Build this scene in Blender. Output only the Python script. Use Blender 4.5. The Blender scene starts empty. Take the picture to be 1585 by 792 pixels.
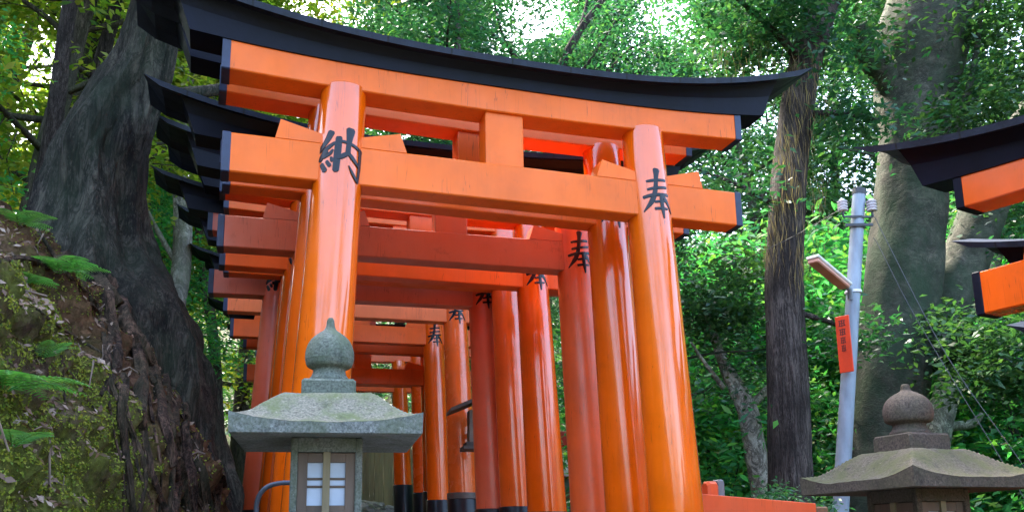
import bpy, bmesh, math, random
import numpy as np
from mathutils import Vector, Matrix, noise as mnoise

R = math.radians
E = 1.5                     # eye height above the world's zero level
CXP, CYP, FPX = 792.5, 543.33, 1400.0
PITCH, ROLL = R(12.0), -0.015127
scene = bpy.context.scene
col = scene.collection

# ------------------------------------------------------------------ camera frame (only to lay the place out)
_cp, _sp = math.cos(PITCH), math.sin(PITCH)
_c, _s = math.cos(ROLL), math.sin(ROLL)
_R0, _F, _U0 = np.array([1, 0, 0.]), np.array([0, _cp, _sp]), np.array([0, -_sp, _cp])
_RR, _UU = _c * _R0 + _s * _U0, -_s * _R0 + _c * _U0


def at(px, py, Y):
    """point of the place (world) seen in direction (px, py) at depth Y"""
    d = _RR * (px - CXP) / FPX - _UU * (py - CYP) / FPX + _F
    p = d * (Y / d[1])
    return np.array([p[0], p[1], p[2] + E])


# ------------------------------------------------------------------ object helpers
def tag(o, label=None, cat=None, group=None, kind=None):
    if label: o['label'] = label
    if cat: o['category'] = cat
    if group: o['group'] = group
    if kind: o['kind'] = kind
    return o


def empty(name, loc, label, cat, rz=0.0, group=None):
    o = bpy.data.objects.new(name, None)
    col.objects.link(o)
    o.location = loc
    o.rotation_euler = (0, 0, rz)
    o.empty_display_size = .2
    return tag(o, label, cat, group)


def mesh(name, v, f, mat, smooth=False):
    v = np.asarray(v, np.float32).reshape(-1, 3)
    me = bpy.data.meshes.new(name)
    if isinstance(f, np.ndarray):
        n, k = f.shape
        me.vertices.add(len(v)); me.vertices.foreach_set('co', v.ravel())
        me.loops.add(n * k); me.loops.foreach_set('vertex_index', f.astype(np.int32).ravel())
        me.polygons.add(n)
        me.polygons.foreach_set('loop_start', np.arange(0, n * k, k, dtype=np.int32))
        me.polygons.foreach_set('loop_total', np.full(n, k, np.int32))
        me.update(calc_edges=True)
    else:
        me.from_pydata(v.tolist(), [], f)
        me.update()
    if smooth:
        me.polygons.foreach_set('use_smooth', np.ones(len(me.polygons), bool))
    if mat: me.materials.append(mat)
    return me


def link(name, me, parent=None, loc=None):
    o = bpy.data.objects.new(name, me)
    col.objects.link(o)
    if parent: o.parent = parent
    if loc is not None: o.location = loc
    return o


class MB:
    def __init__(s): s.v, s.f = [], []

    def add(s, v, f):
        k = len(s.v)
        s.v.extend([tuple(p) for p in v])
        s.f.extend([tuple(i + k for i in q) for q in f])
        return s

    def loft(s, secs, caps=True, close=False):
        n = len(secs[0]); m = len(secs)
        v = [p for q in secs for p in q]; f = []
        for i in range(m - 1 + (1 if close else 0)):
            a, b = i * n, ((i + 1) % m) * n
            for j in range(n):
                k = (j + 1) % n
                f.append((a + j, a + k, b + k, b + j))
        if caps and not close:
            f.append(tuple(range(n - 1, -1, -1))); f.append(tuple(range((m - 1) * n, m * n)))
        return s.add(v, f)

    def box(s, x0, x1, y0, y1, z0, z1, c=0.0):
        """box with chamfered long edges (all 12 when c>0)"""
        if c <= 0:
            v = [(x, y, z) for x in (x0, x1) for y in (y0, y1) for z in (z0, z1)]
            return s.add(v, [(0, 1, 3, 2), (4, 6, 7, 5), (0, 4, 5, 1), (2, 3, 7, 6), (0, 2, 6, 4), (1, 5, 7, 3)])
        def ring(x, k):
            a0, a1, b0, b1 = y0 + k, y1 - k, z0 + k, z1 - k
            return [(x, a0 + c, b0), (x, a1 - c, b0), (x, a1, b0 + c), (x, a1, b1 - c),
                    (x, a1 - c, b1), (x, a0 + c, b1), (x, a0, b1 - c), (x, a0, b0 + c)]
        return s.loft([ring(x0, c * .7), ring(x0 + c, 0), ring(x1 - c, 0), ring(x1, c * .7)])

    def lathe(s, prof, n=32, cx=0, cy=0):
        secs = [[(cx + r * math.cos(2 * math.pi * j / n), cy + r * math.sin(2 * math.pi * j / n), z) for j in range(n)] for r, z in prof]
        return s.loft(secs)

    def tube(s, pts, rad, n=8):
        pts = [Vector(p) for p in pts]
        if not hasattr(rad, '__len__'): rad = [rad] * len(pts)
        rad = [float(r) for r in rad]
        secs = []; up = None
        for i, p in enumerate(pts):
            t = (pts[min(i + 1, len(pts) - 1)] - pts[max(i - 1, 0)]).normalized()
            if up is None:
                up = Vector((0, 0, 1)) if abs(t.z) < .9 else Vector((0, 1, 0))
            a = t.cross(up).normalized(); b = a.cross(t).normalized(); up = b
            secs.append([p + rad[i] * (math.cos(2 * math.pi * j / n) * a + math.sin(2 * math.pi * j / n) * b) for j in range(n)])
        return s.loft(secs)

    def build(s, name, mat, parent=None, smooth=False, loc=None):
        me = mesh(name, s.v, s.f, mat, smooth)
        bm = bmesh.new(); bm.from_mesh(me)
        bmesh.ops.recalc_face_normals(bm, faces=bm.faces)
        bm.to_mesh(me); bm.free()
        if smooth:
            me.polygons.foreach_set('use_smooth', np.ones(len(me.polygons), bool))
            try: me.set_sharp_from_angle(angle=R(42))
            except Exception: pass
        return link(name, me, parent, loc)


def curve_pts(pts, n):
    """Catmull-Rom through pts (any width), n samples per span"""
    P = np.array(pts, float)
    P = np.vstack([2 * P[0] - P[1], P, 2 * P[-1] - P[-2]])
    out = []
    for i in range(1, len(P) - 2):
        p0, p1, p2, p3 = P[i - 1:i + 3]
        for k in range(n):
            t = k / n
            out.append(.5 * (2 * p1 + (p2 - p0) * t + (2 * p0 - 5 * p1 + 4 * p2 - p3) * t * t + (3 * p1 - p0 - 3 * p2 + p3) * t ** 3))
    out.append(P[-2])
    return np.array(out)


# ------------------------------------------------------------------ materials
def newmat(name):
    m = bpy.data.materials.new(name); m.use_nodes = True
    nt = m.node_tree; nt.nodes.clear()
    out = nt.nodes.new('ShaderNodeOutputMaterial')
    return m, nt, out


def N(nt, t, **kw):
    n = nt.nodes.new(t)
    for k, v in kw.items():
        if k.startswith('i_'):
            n.inputs[k[2:].replace('_', ' ')].default_value = v
        else: setattr(n, k, v)
    return n


def ramp(nt, fac, stops):
    r = nt.nodes.new('ShaderNodeValToRGB')
    e = r.color_ramp.elements
    while len(e) < len(stops): e.new(.5)
    for q, (p, c) in zip(e, stops):
        q.position = p; q.color = (*c, 1) if len(c) == 3 else c
    nt.links.new(fac, r.inputs[0])
    return r.outputs[0]


def noise_tex(nt, scale, detail=4, rough=.55, stretch=(1, 1, 1), coord='Object', dist=0.0):
    tc = nt.nodes.new('ShaderNodeTexCoord'); mp = nt.nodes.new('ShaderNodeMapping')
    mp.inputs['Scale'].default_value = stretch
    oi = nt.nodes.new('ShaderNodeObjectInfo'); va = nt.nodes.new('ShaderNodeVectorMath'); vm = nt.nodes.new('ShaderNodeVectorMath')
    vm.operation = 'SCALE'; vm.inputs[0].default_value = (13.1, 7.7, 5.3); nt.links.new(oi.outputs['Random'], vm.inputs['Scale'])
    nt.links.new(tc.outputs[coord], va.inputs[0]); nt.links.new(vm.outputs[0], va.inputs[1])
    nt.links.new(va.outputs[0], mp.inputs[0])
    n = N(nt, 'ShaderNodeTexNoise'); n.inputs['Scale'].default_value = scale
    n.inputs['Detail'].default_value = detail; n.inputs['Roughness'].default_value = rough
    n.inputs['Distortion'].default_value = dist
    nt.links.new(mp.outputs[0], n.inputs['Vector'])
    return n.outputs['Fac']


def mixc(nt, fac, a, b, mode='MIX'):
    m = nt.nodes.new('ShaderNodeMix'); m.data_type = 'RGBA'; m.blend_type = mode
    for sock, v in ((m.inputs[0], fac), (m.inputs[6], a), (m.inputs[7], b)):
        if isinstance(v, bpy.types.NodeSocket): nt.links.new(v, sock)
        elif isinstance(v, tuple): sock.default_value = (*v, 1)
        else: sock.default_value = v
    return m.outputs[2]


def bump(nt, h, strength, dist=.01, normal=None):
    b = N(nt, 'ShaderNodeBump'); b.inputs['Strength'].default_value = strength; b.inputs['Distance'].default_value = dist
    nt.links.new(h, b.inputs['Height'])
    if normal: nt.links.new(normal, b.inputs['Normal'])
    return b.outputs[0]


def principled(nt, out, color, rough, normal=None, coat=0.0, coat_rough=.1, metal=0.0, spec=.5):
    p = N(nt, 'ShaderNodeBsdfPrincipled')
    for nm, v in (('Base Color', color), ('Roughness', rough)):
        if isinstance(v, bpy.types.NodeSocket): nt.links.new(v, p.inputs[nm])
        elif isinstance(v, tuple): p.inputs[nm].default_value = (*v, 1)
        else: p.inputs[nm].default_value = v
    p.inputs['Coat Weight'].default_value = coat; p.inputs['Coat Roughness'].default_value = coat_rough
    p.inputs['Metallic'].default_value = metal; p.inputs['Specular IOR Level'].default_value = spec
    if normal: nt.links.new(normal, p.inputs['Normal'])
    nt.links.new(p.outputs[0], out.inputs[0])
    return p


def paint(name, c, rough=.3, coat=.5, streak=.25, fade=.0, fade_col=(.55, .2, .12), dirt=.25, spec=.5):
    """brushed vermilion enamel: slightly uneven hue, weathering, brush streaks along the grain"""
    m, nt, out = newmat(name)
    n1 = noise_tex(nt, 2.2, 5, .6)
    n2 = noise_tex(nt, 14, 4, .6, (1, 1, .12))
    c2 = tuple(x * .78 for x in c)
    base = ramp(nt, n1, [(.3, c2), (.62, c)])
    base = mixc(nt, ramp(nt, n2, [(.42, (0, 0, 0)), (.75, (.16, .16, .16))]), base, tuple(min(1, x * 1.25 + .02) for x in c))
    if fade > 0:
        n3 = noise_tex(nt, 3.1, 6, .65)
        base = mixc(nt, ramp(nt, n3, [(.35, (fade * .4,) * 3), (.65, (fade,) * 3)]), base, fade_col)
    n4 = noise_tex(nt, 5.5, 8, .7)
    base = mixc(nt, ramp(nt, n4, [(.6, (0, 0, 0)), (.78, (dirt,) * 3)]), base, (.07, .02, .012))
    # hairline cracks along the grain
    nk = noise_tex(nt, 16, 3, .6, (1, 1, .045)); ab = N(nt, 'ShaderNodeMath'); ab.operation = 'SUBTRACT'; ab.inputs[1].default_value = .5
    nt.links.new(nk, ab.inputs[0]); a2 = N(nt, 'ShaderNodeMath'); a2.operation = 'ABSOLUTE'; nt.links.new(ab.outputs[0], a2.inputs[0])
    ck = mixc(nt, 1.0, ramp(nt, a2.outputs[0], [(.0, (.6,) * 3), (.006, (0, 0, 0))]), ramp(nt, noise_tex(nt, 2.3, 3, .6), [(.5, (0, 0, 0)), (.6, (1,) * 3)]), 'MULTIPLY')
    base = mixc(nt, ck, base, (.12, .02, .008))
    n5 = noise_tex(nt, 9, 3, .5, (1, 1, .05))
    nb = bump(nt, n5, streak, .004)
    nb = bump(nt, noise_tex(nt, 130, 3, .6), .06, .002, nb)
    rr = ramp(nt, noise_tex(nt, 4, 5, .6), [(.3, (rough * .75,) * 3), (.7, (rough * 1.3,) * 3)])
    principled(nt, out, base, rr, nb, coat, rough * .4, spec=spec)
    return m


def simple(name, c, rough=.5, var=.25, scale=8, bumps=.15, metal=0, coat=0, spec=.5, stretch=(1, 1, 1)):
    m, nt, out = newmat(name)
    n = noise_tex(nt, scale, 6, .6, stretch)
    base = ramp(nt, n, [(.3, tuple(x * (1 - var) for x in c)), (.7, tuple(min(1, x * (1 + var)) for x in c))])
    nb = bump(nt, noise_tex(nt, scale * 6, 4, .6, stretch), bumps, .006)
    principled(nt, out, base, rough, nb, coat, .1, metal, spec)
    return m


def stone(name, c, lichen, lamt, dark=(.05, .055, .05), speck=1.0):
    m, nt, out = newmat(name)
    v = noise_tex(nt, 95, 3, .7)
    base = ramp(nt, v, [(.33, tuple(x * .5 for x in c)), (.5, c), (.68, tuple(min(1, x * 1.5) for x in c))])
    n = noise_tex(nt, 7, 7, .68)
    base = mixc(nt, ramp(nt, n, [(.42, (0, 0, 0)), (.6, (lamt,) * 3)]), base, lichen)
    n2 = noise_tex(nt, 16, 6, .7, dist=.4)
    base = mixc(nt, ramp(nt, n2, [(.55, (0, 0, 0)), (.72, (.75,) * 3)]), base, dark)
    n3 = noise_tex(nt, 30, 5, .7)
    base = mixc(nt, ramp(nt, n3, [(.64, (0, 0, 0)), (.7, (.7,) * 3)]), base, tuple(min(1, x * 2.0) for x in c))
    nb = bump(nt, noise_tex(nt, 60, 8, .75), .55, .006)
    nb = bump(nt, n, .3, .02, nb)
    principled(nt, out, base, .9, nb, spec=.25)
    return m


def bark(name, c1, c2, moss=None, moss_amt=.5, zs=.18, scale=9, bs=.8, rough=.9, crack_shade=.85):
    m, nt, out = newmat(name)
    n = noise_tex(nt, scale, 9, .68, (1, 1, zs), dist=.5)
    base = ramp(nt, n, [(.40, c1), (.60, c2)])
    nf = noise_tex(nt, scale * 7, 5, .75, (1, 1, zs * 1.6))
    base = mixc(nt, ramp(nt, nf, [(.52, (0, 0, 0)), (.66, (.55,) * 3)]), base, tuple(min(1, x * 1.7) for x in c2))
    nc = noise_tex(nt, scale * 1.15, 6, .7, (1, 1, zs * 1.15), dist=.9)
    cs = N(nt, 'ShaderNodeMath'); cs.operation = 'SUBTRACT'; cs.inputs[1].default_value = .5; nt.links.new(nc, cs.inputs[0])
    ca = N(nt, 'ShaderNodeMath'); ca.operation = 'ABSOLUTE'; nt.links.new(cs.outputs[0], ca.inputs[0])
    base = mixc(nt, ramp(nt, ca.outputs[0], [(.0, (crack_shade,) * 3), (.035, (crack_shade * .45,) * 3), (.075, (0, 0, 0))]), base, tuple(x * .22 for x in c1))  # crevice shade put into the bark colour along the sunken cracks
    n0 = noise_tex(nt, 1.6, 5, .6)
    base = mixc(nt, ramp(nt, n0, [(.42, (0, 0, 0)), (.62, (.65,) * 3)]), base, tuple(x * .45 for x in c1))
    if moss:
        n2 = noise_tex(nt, 1.5, 8, .7, (1, 1, .6))
        base = mixc(nt, ramp(nt, n2, [(.42, (0, 0, 0)), (.62, (moss_amt,) * 3)]), base, moss)
    nb = bump(nt, n, bs, .05)
    nb = bump(nt, ca.outputs[0], .6 * crack_shade, .08, nb)
    nb = bump(nt, noise_tex(nt, scale * 5, 5, .7, (1, 1, zs * 2)), .4, .012, nb)
    principled(nt, out, base, rough, nb, spec=.2)
    return m


def leafmat(name, cols, trans=.45, rough=.45):
    """leaf: each leaf its own tint; light passes through"""
    m, nt, out = newmat(name)
    g = N(nt, 'ShaderNodeNewGeometry'); oi = N(nt, 'ShaderNodeObjectInfo')
    k = len(cols)
    c = ramp(nt, g.outputs['Random Per Island'], [(i / max(1, k - 1), cc) for i, cc in enumerate(cols)])
    hs = N(nt, 'ShaderNodeHueSaturation')
    mr = N(nt, 'ShaderNodeMapRange'); mr.inputs[3].default_value = .7; mr.inputs[4].default_value = 1.25
    nt.links.new(oi.outputs['Random'], mr.inputs[0]); nt.links.new(mr.outputs[0], hs.inputs['Value'])
    mh = N(nt, 'ShaderNodeMapRange'); mh.inputs[3].default_value = .485; mh.inputs[4].default_value = .515
    nt.links.new(oi.outputs['Random'], mh.inputs[0]); nt.links.new(mh.outputs[0], hs.inputs['Hue'])
    nt.links.new(c, hs.inputs['Color'])
    p = N(nt, 'ShaderNodeBsdfPrincipled'); p.inputs['Roughness'].default_value = rough
    p.inputs['Specular IOR Level'].default_value = .35
    nt.links.new(hs.outputs[0], p.inputs['Base Color'])
    t = N(nt, 'ShaderNodeBsdfTranslucent')
    tc = mixc(nt, 1.0, hs.outputs[0], (1.5, 1.6, .7), 'MULTIPLY')
    nt.links.new(tc, t.inputs['Color'])
    mx = N(nt, 'ShaderNodeMixShader'); mx.inputs[0].default_value = trans
    nt.links.new(p.outputs[0], mx.inputs[1]); nt.links.new(t.outputs[0], mx.inputs[2])
    nt.links.new(mx.outputs[0], out.inputs[0])
    return m


M = {}
M['black'] = simple('black_lacquer', (.0022, .003, .011), .45, .35, 5, .15, spec=.14)
M['ledge'] = simple('weathered_black_copper', (.010, .014, .026), .5, .45, 9, .3, spec=.22)
def seams(m, step=.43, w=.010):
    nt = m.node_tree; p = [n for n in nt.nodes if n.type == 'BSDF_PRINCIPLED'][0]
    tc = nt.nodes.new('ShaderNodeTexCoord'); sx = nt.nodes.new('ShaderNodeSeparateXYZ'); nt.links.new(tc.outputs['Object'], sx.inputs[0])
    a = N(nt, 'ShaderNodeMath'); a.operation = 'DIVIDE'; a.inputs[1].default_value = step; nt.links.new(sx.outputs[0], a.inputs[0])
    b = N(nt, 'ShaderNodeMath'); b.operation = 'FRACT'; nt.links.new(a.outputs[0], b.inputs[0])
    src = p.inputs['Base Color'].links[0].from_socket
    nt.links.new(mixc(nt, ramp(nt, b.outputs[0], [(0, (1, 1, 1)), (w / step, (1, 1, 1)), (w / step + .01, (0, 0, 0))]), src, (.003, .003, .004)), p.inputs['Base Color'])


seams(M['ledge'])
M['cap'] = simple('dark_blue_metal_cap', (.018, .027, .065), .42, .3, 7, .12, spec=.4)
M['ink'] = simple('black_ink_lacquer', (.003, .0035, .008), .25, .2, 12, .05, spec=.35)
M['sleeve'] = simple('black_base_sleeve', (.004, .0045, .007), .3, .3, 6, .1, spec=.35)
M['sleeve_ring'] = simple('dull_brown_ring', (.09, .06, .05), .5, .3, 9, .1)
M['footing'] = stone('pale_footing_stone', (.3, .3, .28), (.14, .16, .09), .5)

# ------------------------------------------------------------------ lie of the land (eye-relative heights)
def xc(y): return -.05 - .27 * (y - 5.9) if y > 5.9 else -.05 - .04 * (y - 5.9)
def gpath(y):
    if y < 22: return max(-1.5, -.65 + .09 * (y - 5.9))
    return -.65 + .09 * 16.1 + .16 * (y - 22)
def smooth(a, b, x):
    t = min(1, max(0, (x - a) / (b - a))); return t * t * (3 - 2 * t)
def ground_z(x, y):
    """world height of the ground sheet"""
    w = x - xc(min(y, 24))
    z = gpath(min(max(y, -20), 60))
    z -= 1.9 * smooth(2.0, 5.2, w) * (1 - .5 * smooth(12, 25, y))
    z += .28 * max(0, w - 14) + .35 * max(0, y - 36)
    z -= .45 * smooth(-1.7, -2.4, w)
    z += .05 * mnoise.noise((x * .7, y * .7, 3)) * smooth(1.4, 3, abs(w))
    return z + E

# ------------------------------------------------------------------ ground, path, earth bank
def soil(name, cols, moss, moss_amt, scale=3.0, red=None):
    m, nt, out = newmat(name)
    n = noise_tex(nt, scale * 1.6, 12, .75)
    base = ramp(nt, n, [(.36, cols[0]), (.5, cols[1]), (.62, cols[2])])
    nv = N(nt, 'ShaderNodeTexVoronoi'); nv.inputs['Scale'].default_value = 19
    tc = nt.nodes.new('ShaderNodeTexCoord'); nt.links.new(tc.outputs['Object'], nv.inputs['Vector'])
    base = mixc(nt, .45, base, ramp(nt, nv.outputs['Color'], [(0, cols[0]), (.55, cols[1]), (1, cols[2])]))
    base = mixc(nt, ramp(nt, noise_tex(nt, 9, 8, .7), [(.56, (0, 0, 0)), (.66, (.8,) * 3)]), base, tuple(x * .3 for x in cols[0]))
    mfac = ramp(nt, noise_tex(nt, 1.5, 9, .72), [(.40, (0, 0, 0)), (.52, (moss_amt,) * 3)])
    if red:                                            # bare reddish earth round the old tree's roots
        sx = N(nt, 'ShaderNodeSeparateXYZ'); nt.links.new(tc.outputs['Object'], sx.inputs[0])
        mr = N(nt, 'ShaderNodeMapRange'); mr.inputs[1].default_value = 5.0; mr.inputs[2].default_value = 5.7
        nt.links.new(sx.outputs['Y'], mr.inputs[0])
        m2 = N(nt, 'ShaderNodeMapRange'); m2.inputs[1].default_value = 7.4; m2.inputs[2].default_value = 8.2; m2.inputs[3].default_value = 1; m2.inputs[4].default_value = 0
        nt.links.new(sx.outputs['Y'], m2.inputs[0])
        mu = N(nt, 'ShaderNodeMath'); mu.operation = 'MULTIPLY'; nt.links.new(mr.outputs[0], mu.inputs[0]); nt.links.new(m2.outputs[0], mu.inputs[1])
        base = mixc(nt, mu.outputs[0], base, mixc(nt, .75, base, red, 'MULTIPLY'))
        inv = N(nt, 'ShaderNodeMath'); inv.operation = 'MULTIPLY_ADD'; inv.inputs[1].default_value = -.85; inv.inputs[2].default_value = 1
        nt.links.new(mu.outputs[0], inv.inputs[0])
        mm_ = N(nt, 'ShaderNodeMath'); mm_.operation = 'MULTIPLY'; nt.links.new(mfac, mm_.inputs[0]); nt.links.new(inv.outputs[0], mm_.inputs[1])
        mfac = mm_.outputs[0]
    mo = ramp(nt, noise_tex(nt, 22, 6, .7), [(.35, tuple(x * .4 for x in moss)), (.65, moss)])
    base = mixc(nt, mfac, base, mo)
    nb = bump(nt, noise_tex(nt, scale * 7, 10, .75), 1.0, .06)
    nb = bump(nt, nv.outputs['Distance'], .5, .03, nb)
    principled(nt, out, base, .95, nb, spec=.15)
    return m


M['forest_floor'] = soil('forest_floor_soil', [(.035, .022, .013), (.075, .05, .03), (.13, .095, .06)], (.045, .075, .018), .8)
M['bank'] = soil('bank_earth', [(.018, .011, .008), (.09, .056, .038), (.27, .19, .13)], (.13, .15, .022), .9, 2.4, (1.0, .62, .48))
M['path'] = simple('worn_path_concrete', (.18, .172, .155), .85, .25, 3, .3)
M['litter'] = leafmat('fallen_leaf', [(.14, .08, .05), (.24, .16, .11), (.08, .045, .03), (.34, .26, .20), (.18, .12, .08)], .1, .75)
M['stick'] = simple('dead_stick_bark', (.17, .12, .09), .85, .4, 12, .3)
M['moss'] = leafmat('moss_tuft', [(.15, .20, .018), (.24, .26, .025), (.07, .13, .015), (.32, .30, .05)], .3, .8)

xs = np.unique(np.concatenate([np.linspace(-90, -8, 14), np.linspace(-8, 16, 74), np.linspace(16, 90, 14)]))
ys = np.unique(np.concatenate([np.linspace(-60, -4, 10), np.linspace(-4, 30, 86), np.linspace(30, 120, 14)]))
gv = [(x, y, ground_z(x, y)) for y in ys for x in xs]
nx = len(xs)
gf = [(j * nx + i, j * nx + i + 1, (j + 1) * nx + i + 1, (j + 1) * nx + i) for j in range(len(ys) - 1) for i in range(nx - 1)]
tag(link('ground', mesh('ground', gv, gf, M['forest_floor'], True)), kind='structure')

mb = MB()
pw = 1.55
py_ = np.linspace(-4, 26, 61)
pv = []
for y in py_:
    c = xc(min(y, 24))
    for w in (-pw, -pw * .5, 0, pw * .5, pw):
        pv.append((c + w, y, max(ground_z(c + w, y), gpath(y) + E) + .012))
pf = [(j * 5 + i, j * 5 + i + 1, (j + 1) * 5 + i + 1, (j + 1) * 5 + i) for j in range(60) for i in range(4)]
tag(link('path', mesh('path', pv, pf, M['path'], True)), kind='structure')

BY = [-8, 2, 4, 5, 5.7, 6.3, 6.9, 7.5, 8.2, 10, 14, 20, 30]
BX = [-2.3, -1.98, -2.0, -2.1, -2.03, -1.92, -2.0, -2.45, -2.72, -2.98, -4.05, -5.9, -9.0]
PD_ = [0, .08, .22, .42, .62, .95, 1.6, 3.0, 6.0, 12, 30, 60]
PZ_ = [-1.5, -.5, .45, 1.05, 1.38, 1.72, 2.3, 3.15, 5.3, 9.0, 17, 26]
PZ2 = [-1.5, -.5, .2, .75, 1.1, 1.5, 2.0, 2.9, 5.0, 8.8, 17, 26]
bys = np.concatenate([np.linspace(-8, 1.5, 24), np.linspace(1.6, 9, 270), np.linspace(9.2, 30, 90)])
bds = np.unique(np.concatenate([np.linspace(0, .6, 46), np.linspace(.6, 3.2, 62), np.linspace(3.2, 12, 34), np.linspace(12, 60, 16)]))
# arc samples for the steep face
bv = []
for y in bys:
    x0 = np.interp(y, BY, BX); t = smooth(7.2, 9, y); gz = .09 * max(0, y - 7)
    for d in bds:
        z = (1 - t) * np.interp(d, PD_, PZ_) + t * np.interp(d, PD_, PZ2) + gz
        x = x0 - d
        p = Vector((x, y, z))
        n1 = mnoise.fractal(p * 1.1 + Vector((7, 1, 3)), .9, 2.1, 5)
        n2 = mnoise.fractal(p * 3.7, .8, 2.2, 5)
        n3 = mnoise.fractal(Vector((p.x * 9, p.y * 9, p.z * 5)), .9, 2.1, 3)
        near = 1.0 if d < 5 else .5
        nb1 = mnoise.voronoi(Vector((p.x * 4.5 + .3 * n2, p.y * 4.5, p.z * 3.6)))[0]
        nb2 = mnoise.voronoi(Vector((p.x * 11, p.y * 11 + .4 * n2, p.z * 9)))[0]
        rootz = smooth(5.0, 5.7, y) * (1 - smooth(7.2, 7.9, y))
        fl = mnoise.noise(Vector((p.y * 5.0 + .5 * n1, p.z * .9, 4.4))) + .5 * mnoise.noise(Vector((p.y * 11.0 + .7 * n1, p.z * 1.6, 9.4)))
        k = (.15 * n1 + .075 * n2 + .03 * n3 + .13 * (nb1[1] - nb1[0] - .25) + .05 * (nb2[1] - nb2[0] - .2) + .13 * fl * rootz) * near
        steep = 1 - smooth(.3, 1.1, d)
        bv.append((x + k * (.35 + .65 * steep), y + .05 * n2, z + E + k * (1 - .75 * steep)))
nb_ = len(bds)
bf = [(j * nb_ + i, (j + 1) * nb_ + i, (j + 1) * nb_ + i + 1, j * nb_ + i + 1) for j in range(len(bys) - 1) for i in range(nb_ - 1)]
bank_me = mesh('earth_bank', bv, bf, M['bank'], True)
bank = tag(link('earth_bank_terrain', bank_me), kind='structure')
from mathutils.bvhtree import BVHTree
BVH = BVHTree.FromPolygons([Vector(p) for p in bv], bf)


def on_bank(px, py, out=0.0):
    """where the bank's own surface lies in that direction"""
    d = Vector(_RR * (px - CXP) / FPX - _UU * (py - CYP) / FPX + _F).normalized()
    h = BVH.ray_cast(Vector((0, 0, E)), d)
    if h[0] is None: return None
    n = h[1] if h[1].dot(d) < 0 else -h[1]
    return h[0] + n * out, n


def bank_at(x, y):
    h = BVH.ray_cast(Vector((x, y, 60)), Vector((0, 0, -1)))
    return h[0].z if h[0] is not None else ground_z(x, y)


def land(x, y):
    return max(bank_at(x, y), ground_z(x, y)) if x < -1.9 else ground_z(x, y)


# ------------------------------------------------------------------ leaves
def leaf_quads(C, rng, L, W, up=.9, droop=.25, axis=None):
    n = len(C)
    th = rng.uniform(0, 2 * np.pi, n)
    a = np.stack([np.cos(th), np.sin(th), rng.normal(-droop, .35, n)], 1)
    if axis is not None: a = a * .6 + axis
    a /= np.linalg.norm(a, axis=1)[:, None]
    nn = rng.normal(0, .55, (n, 3)); nn[:, 2] += up
    s = np.cross(nn, a); s /= np.linalg.norm(s, axis=1)[:, None] + 1e-9
    nrm = np.cross(a, s)
    l = L * rng.uniform(.65, 1.25, n)[:, None]; w = W * rng.uniform(.7, 1.2, n)[:, None]
    v = np.empty((n, 4, 3), np.float32)
    v[:, 0] = C - a * l * .5
    v[:, 1] = C + s * w * .5 + nrm * w * .12 - a * l * .06
    v[:, 2] = C + a * l * .5 - nrm * l * .06
    v[:, 3] = C - s * w * .5 + nrm * w * .12 - a * l * .06
    f = np.arange(n * 4).reshape(n, 4)
    return v.reshape(-1, 3), f


def clusters(P, rng, per, rad, flat=.5):
    k = len(P)
    per = max(1, int(per))
    off = rng.normal(0, 1, (k, per, 3)) * rad
    off[:, :, 2] *= flat
    # leaves droop at the edge of a spray
    off[:, :, 2] -= .35 * np.hypot(off[:, :, 0], off[:, :, 1]) * flat
    return (P[:, None, :] + off).reshape(-1, 3)


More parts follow.
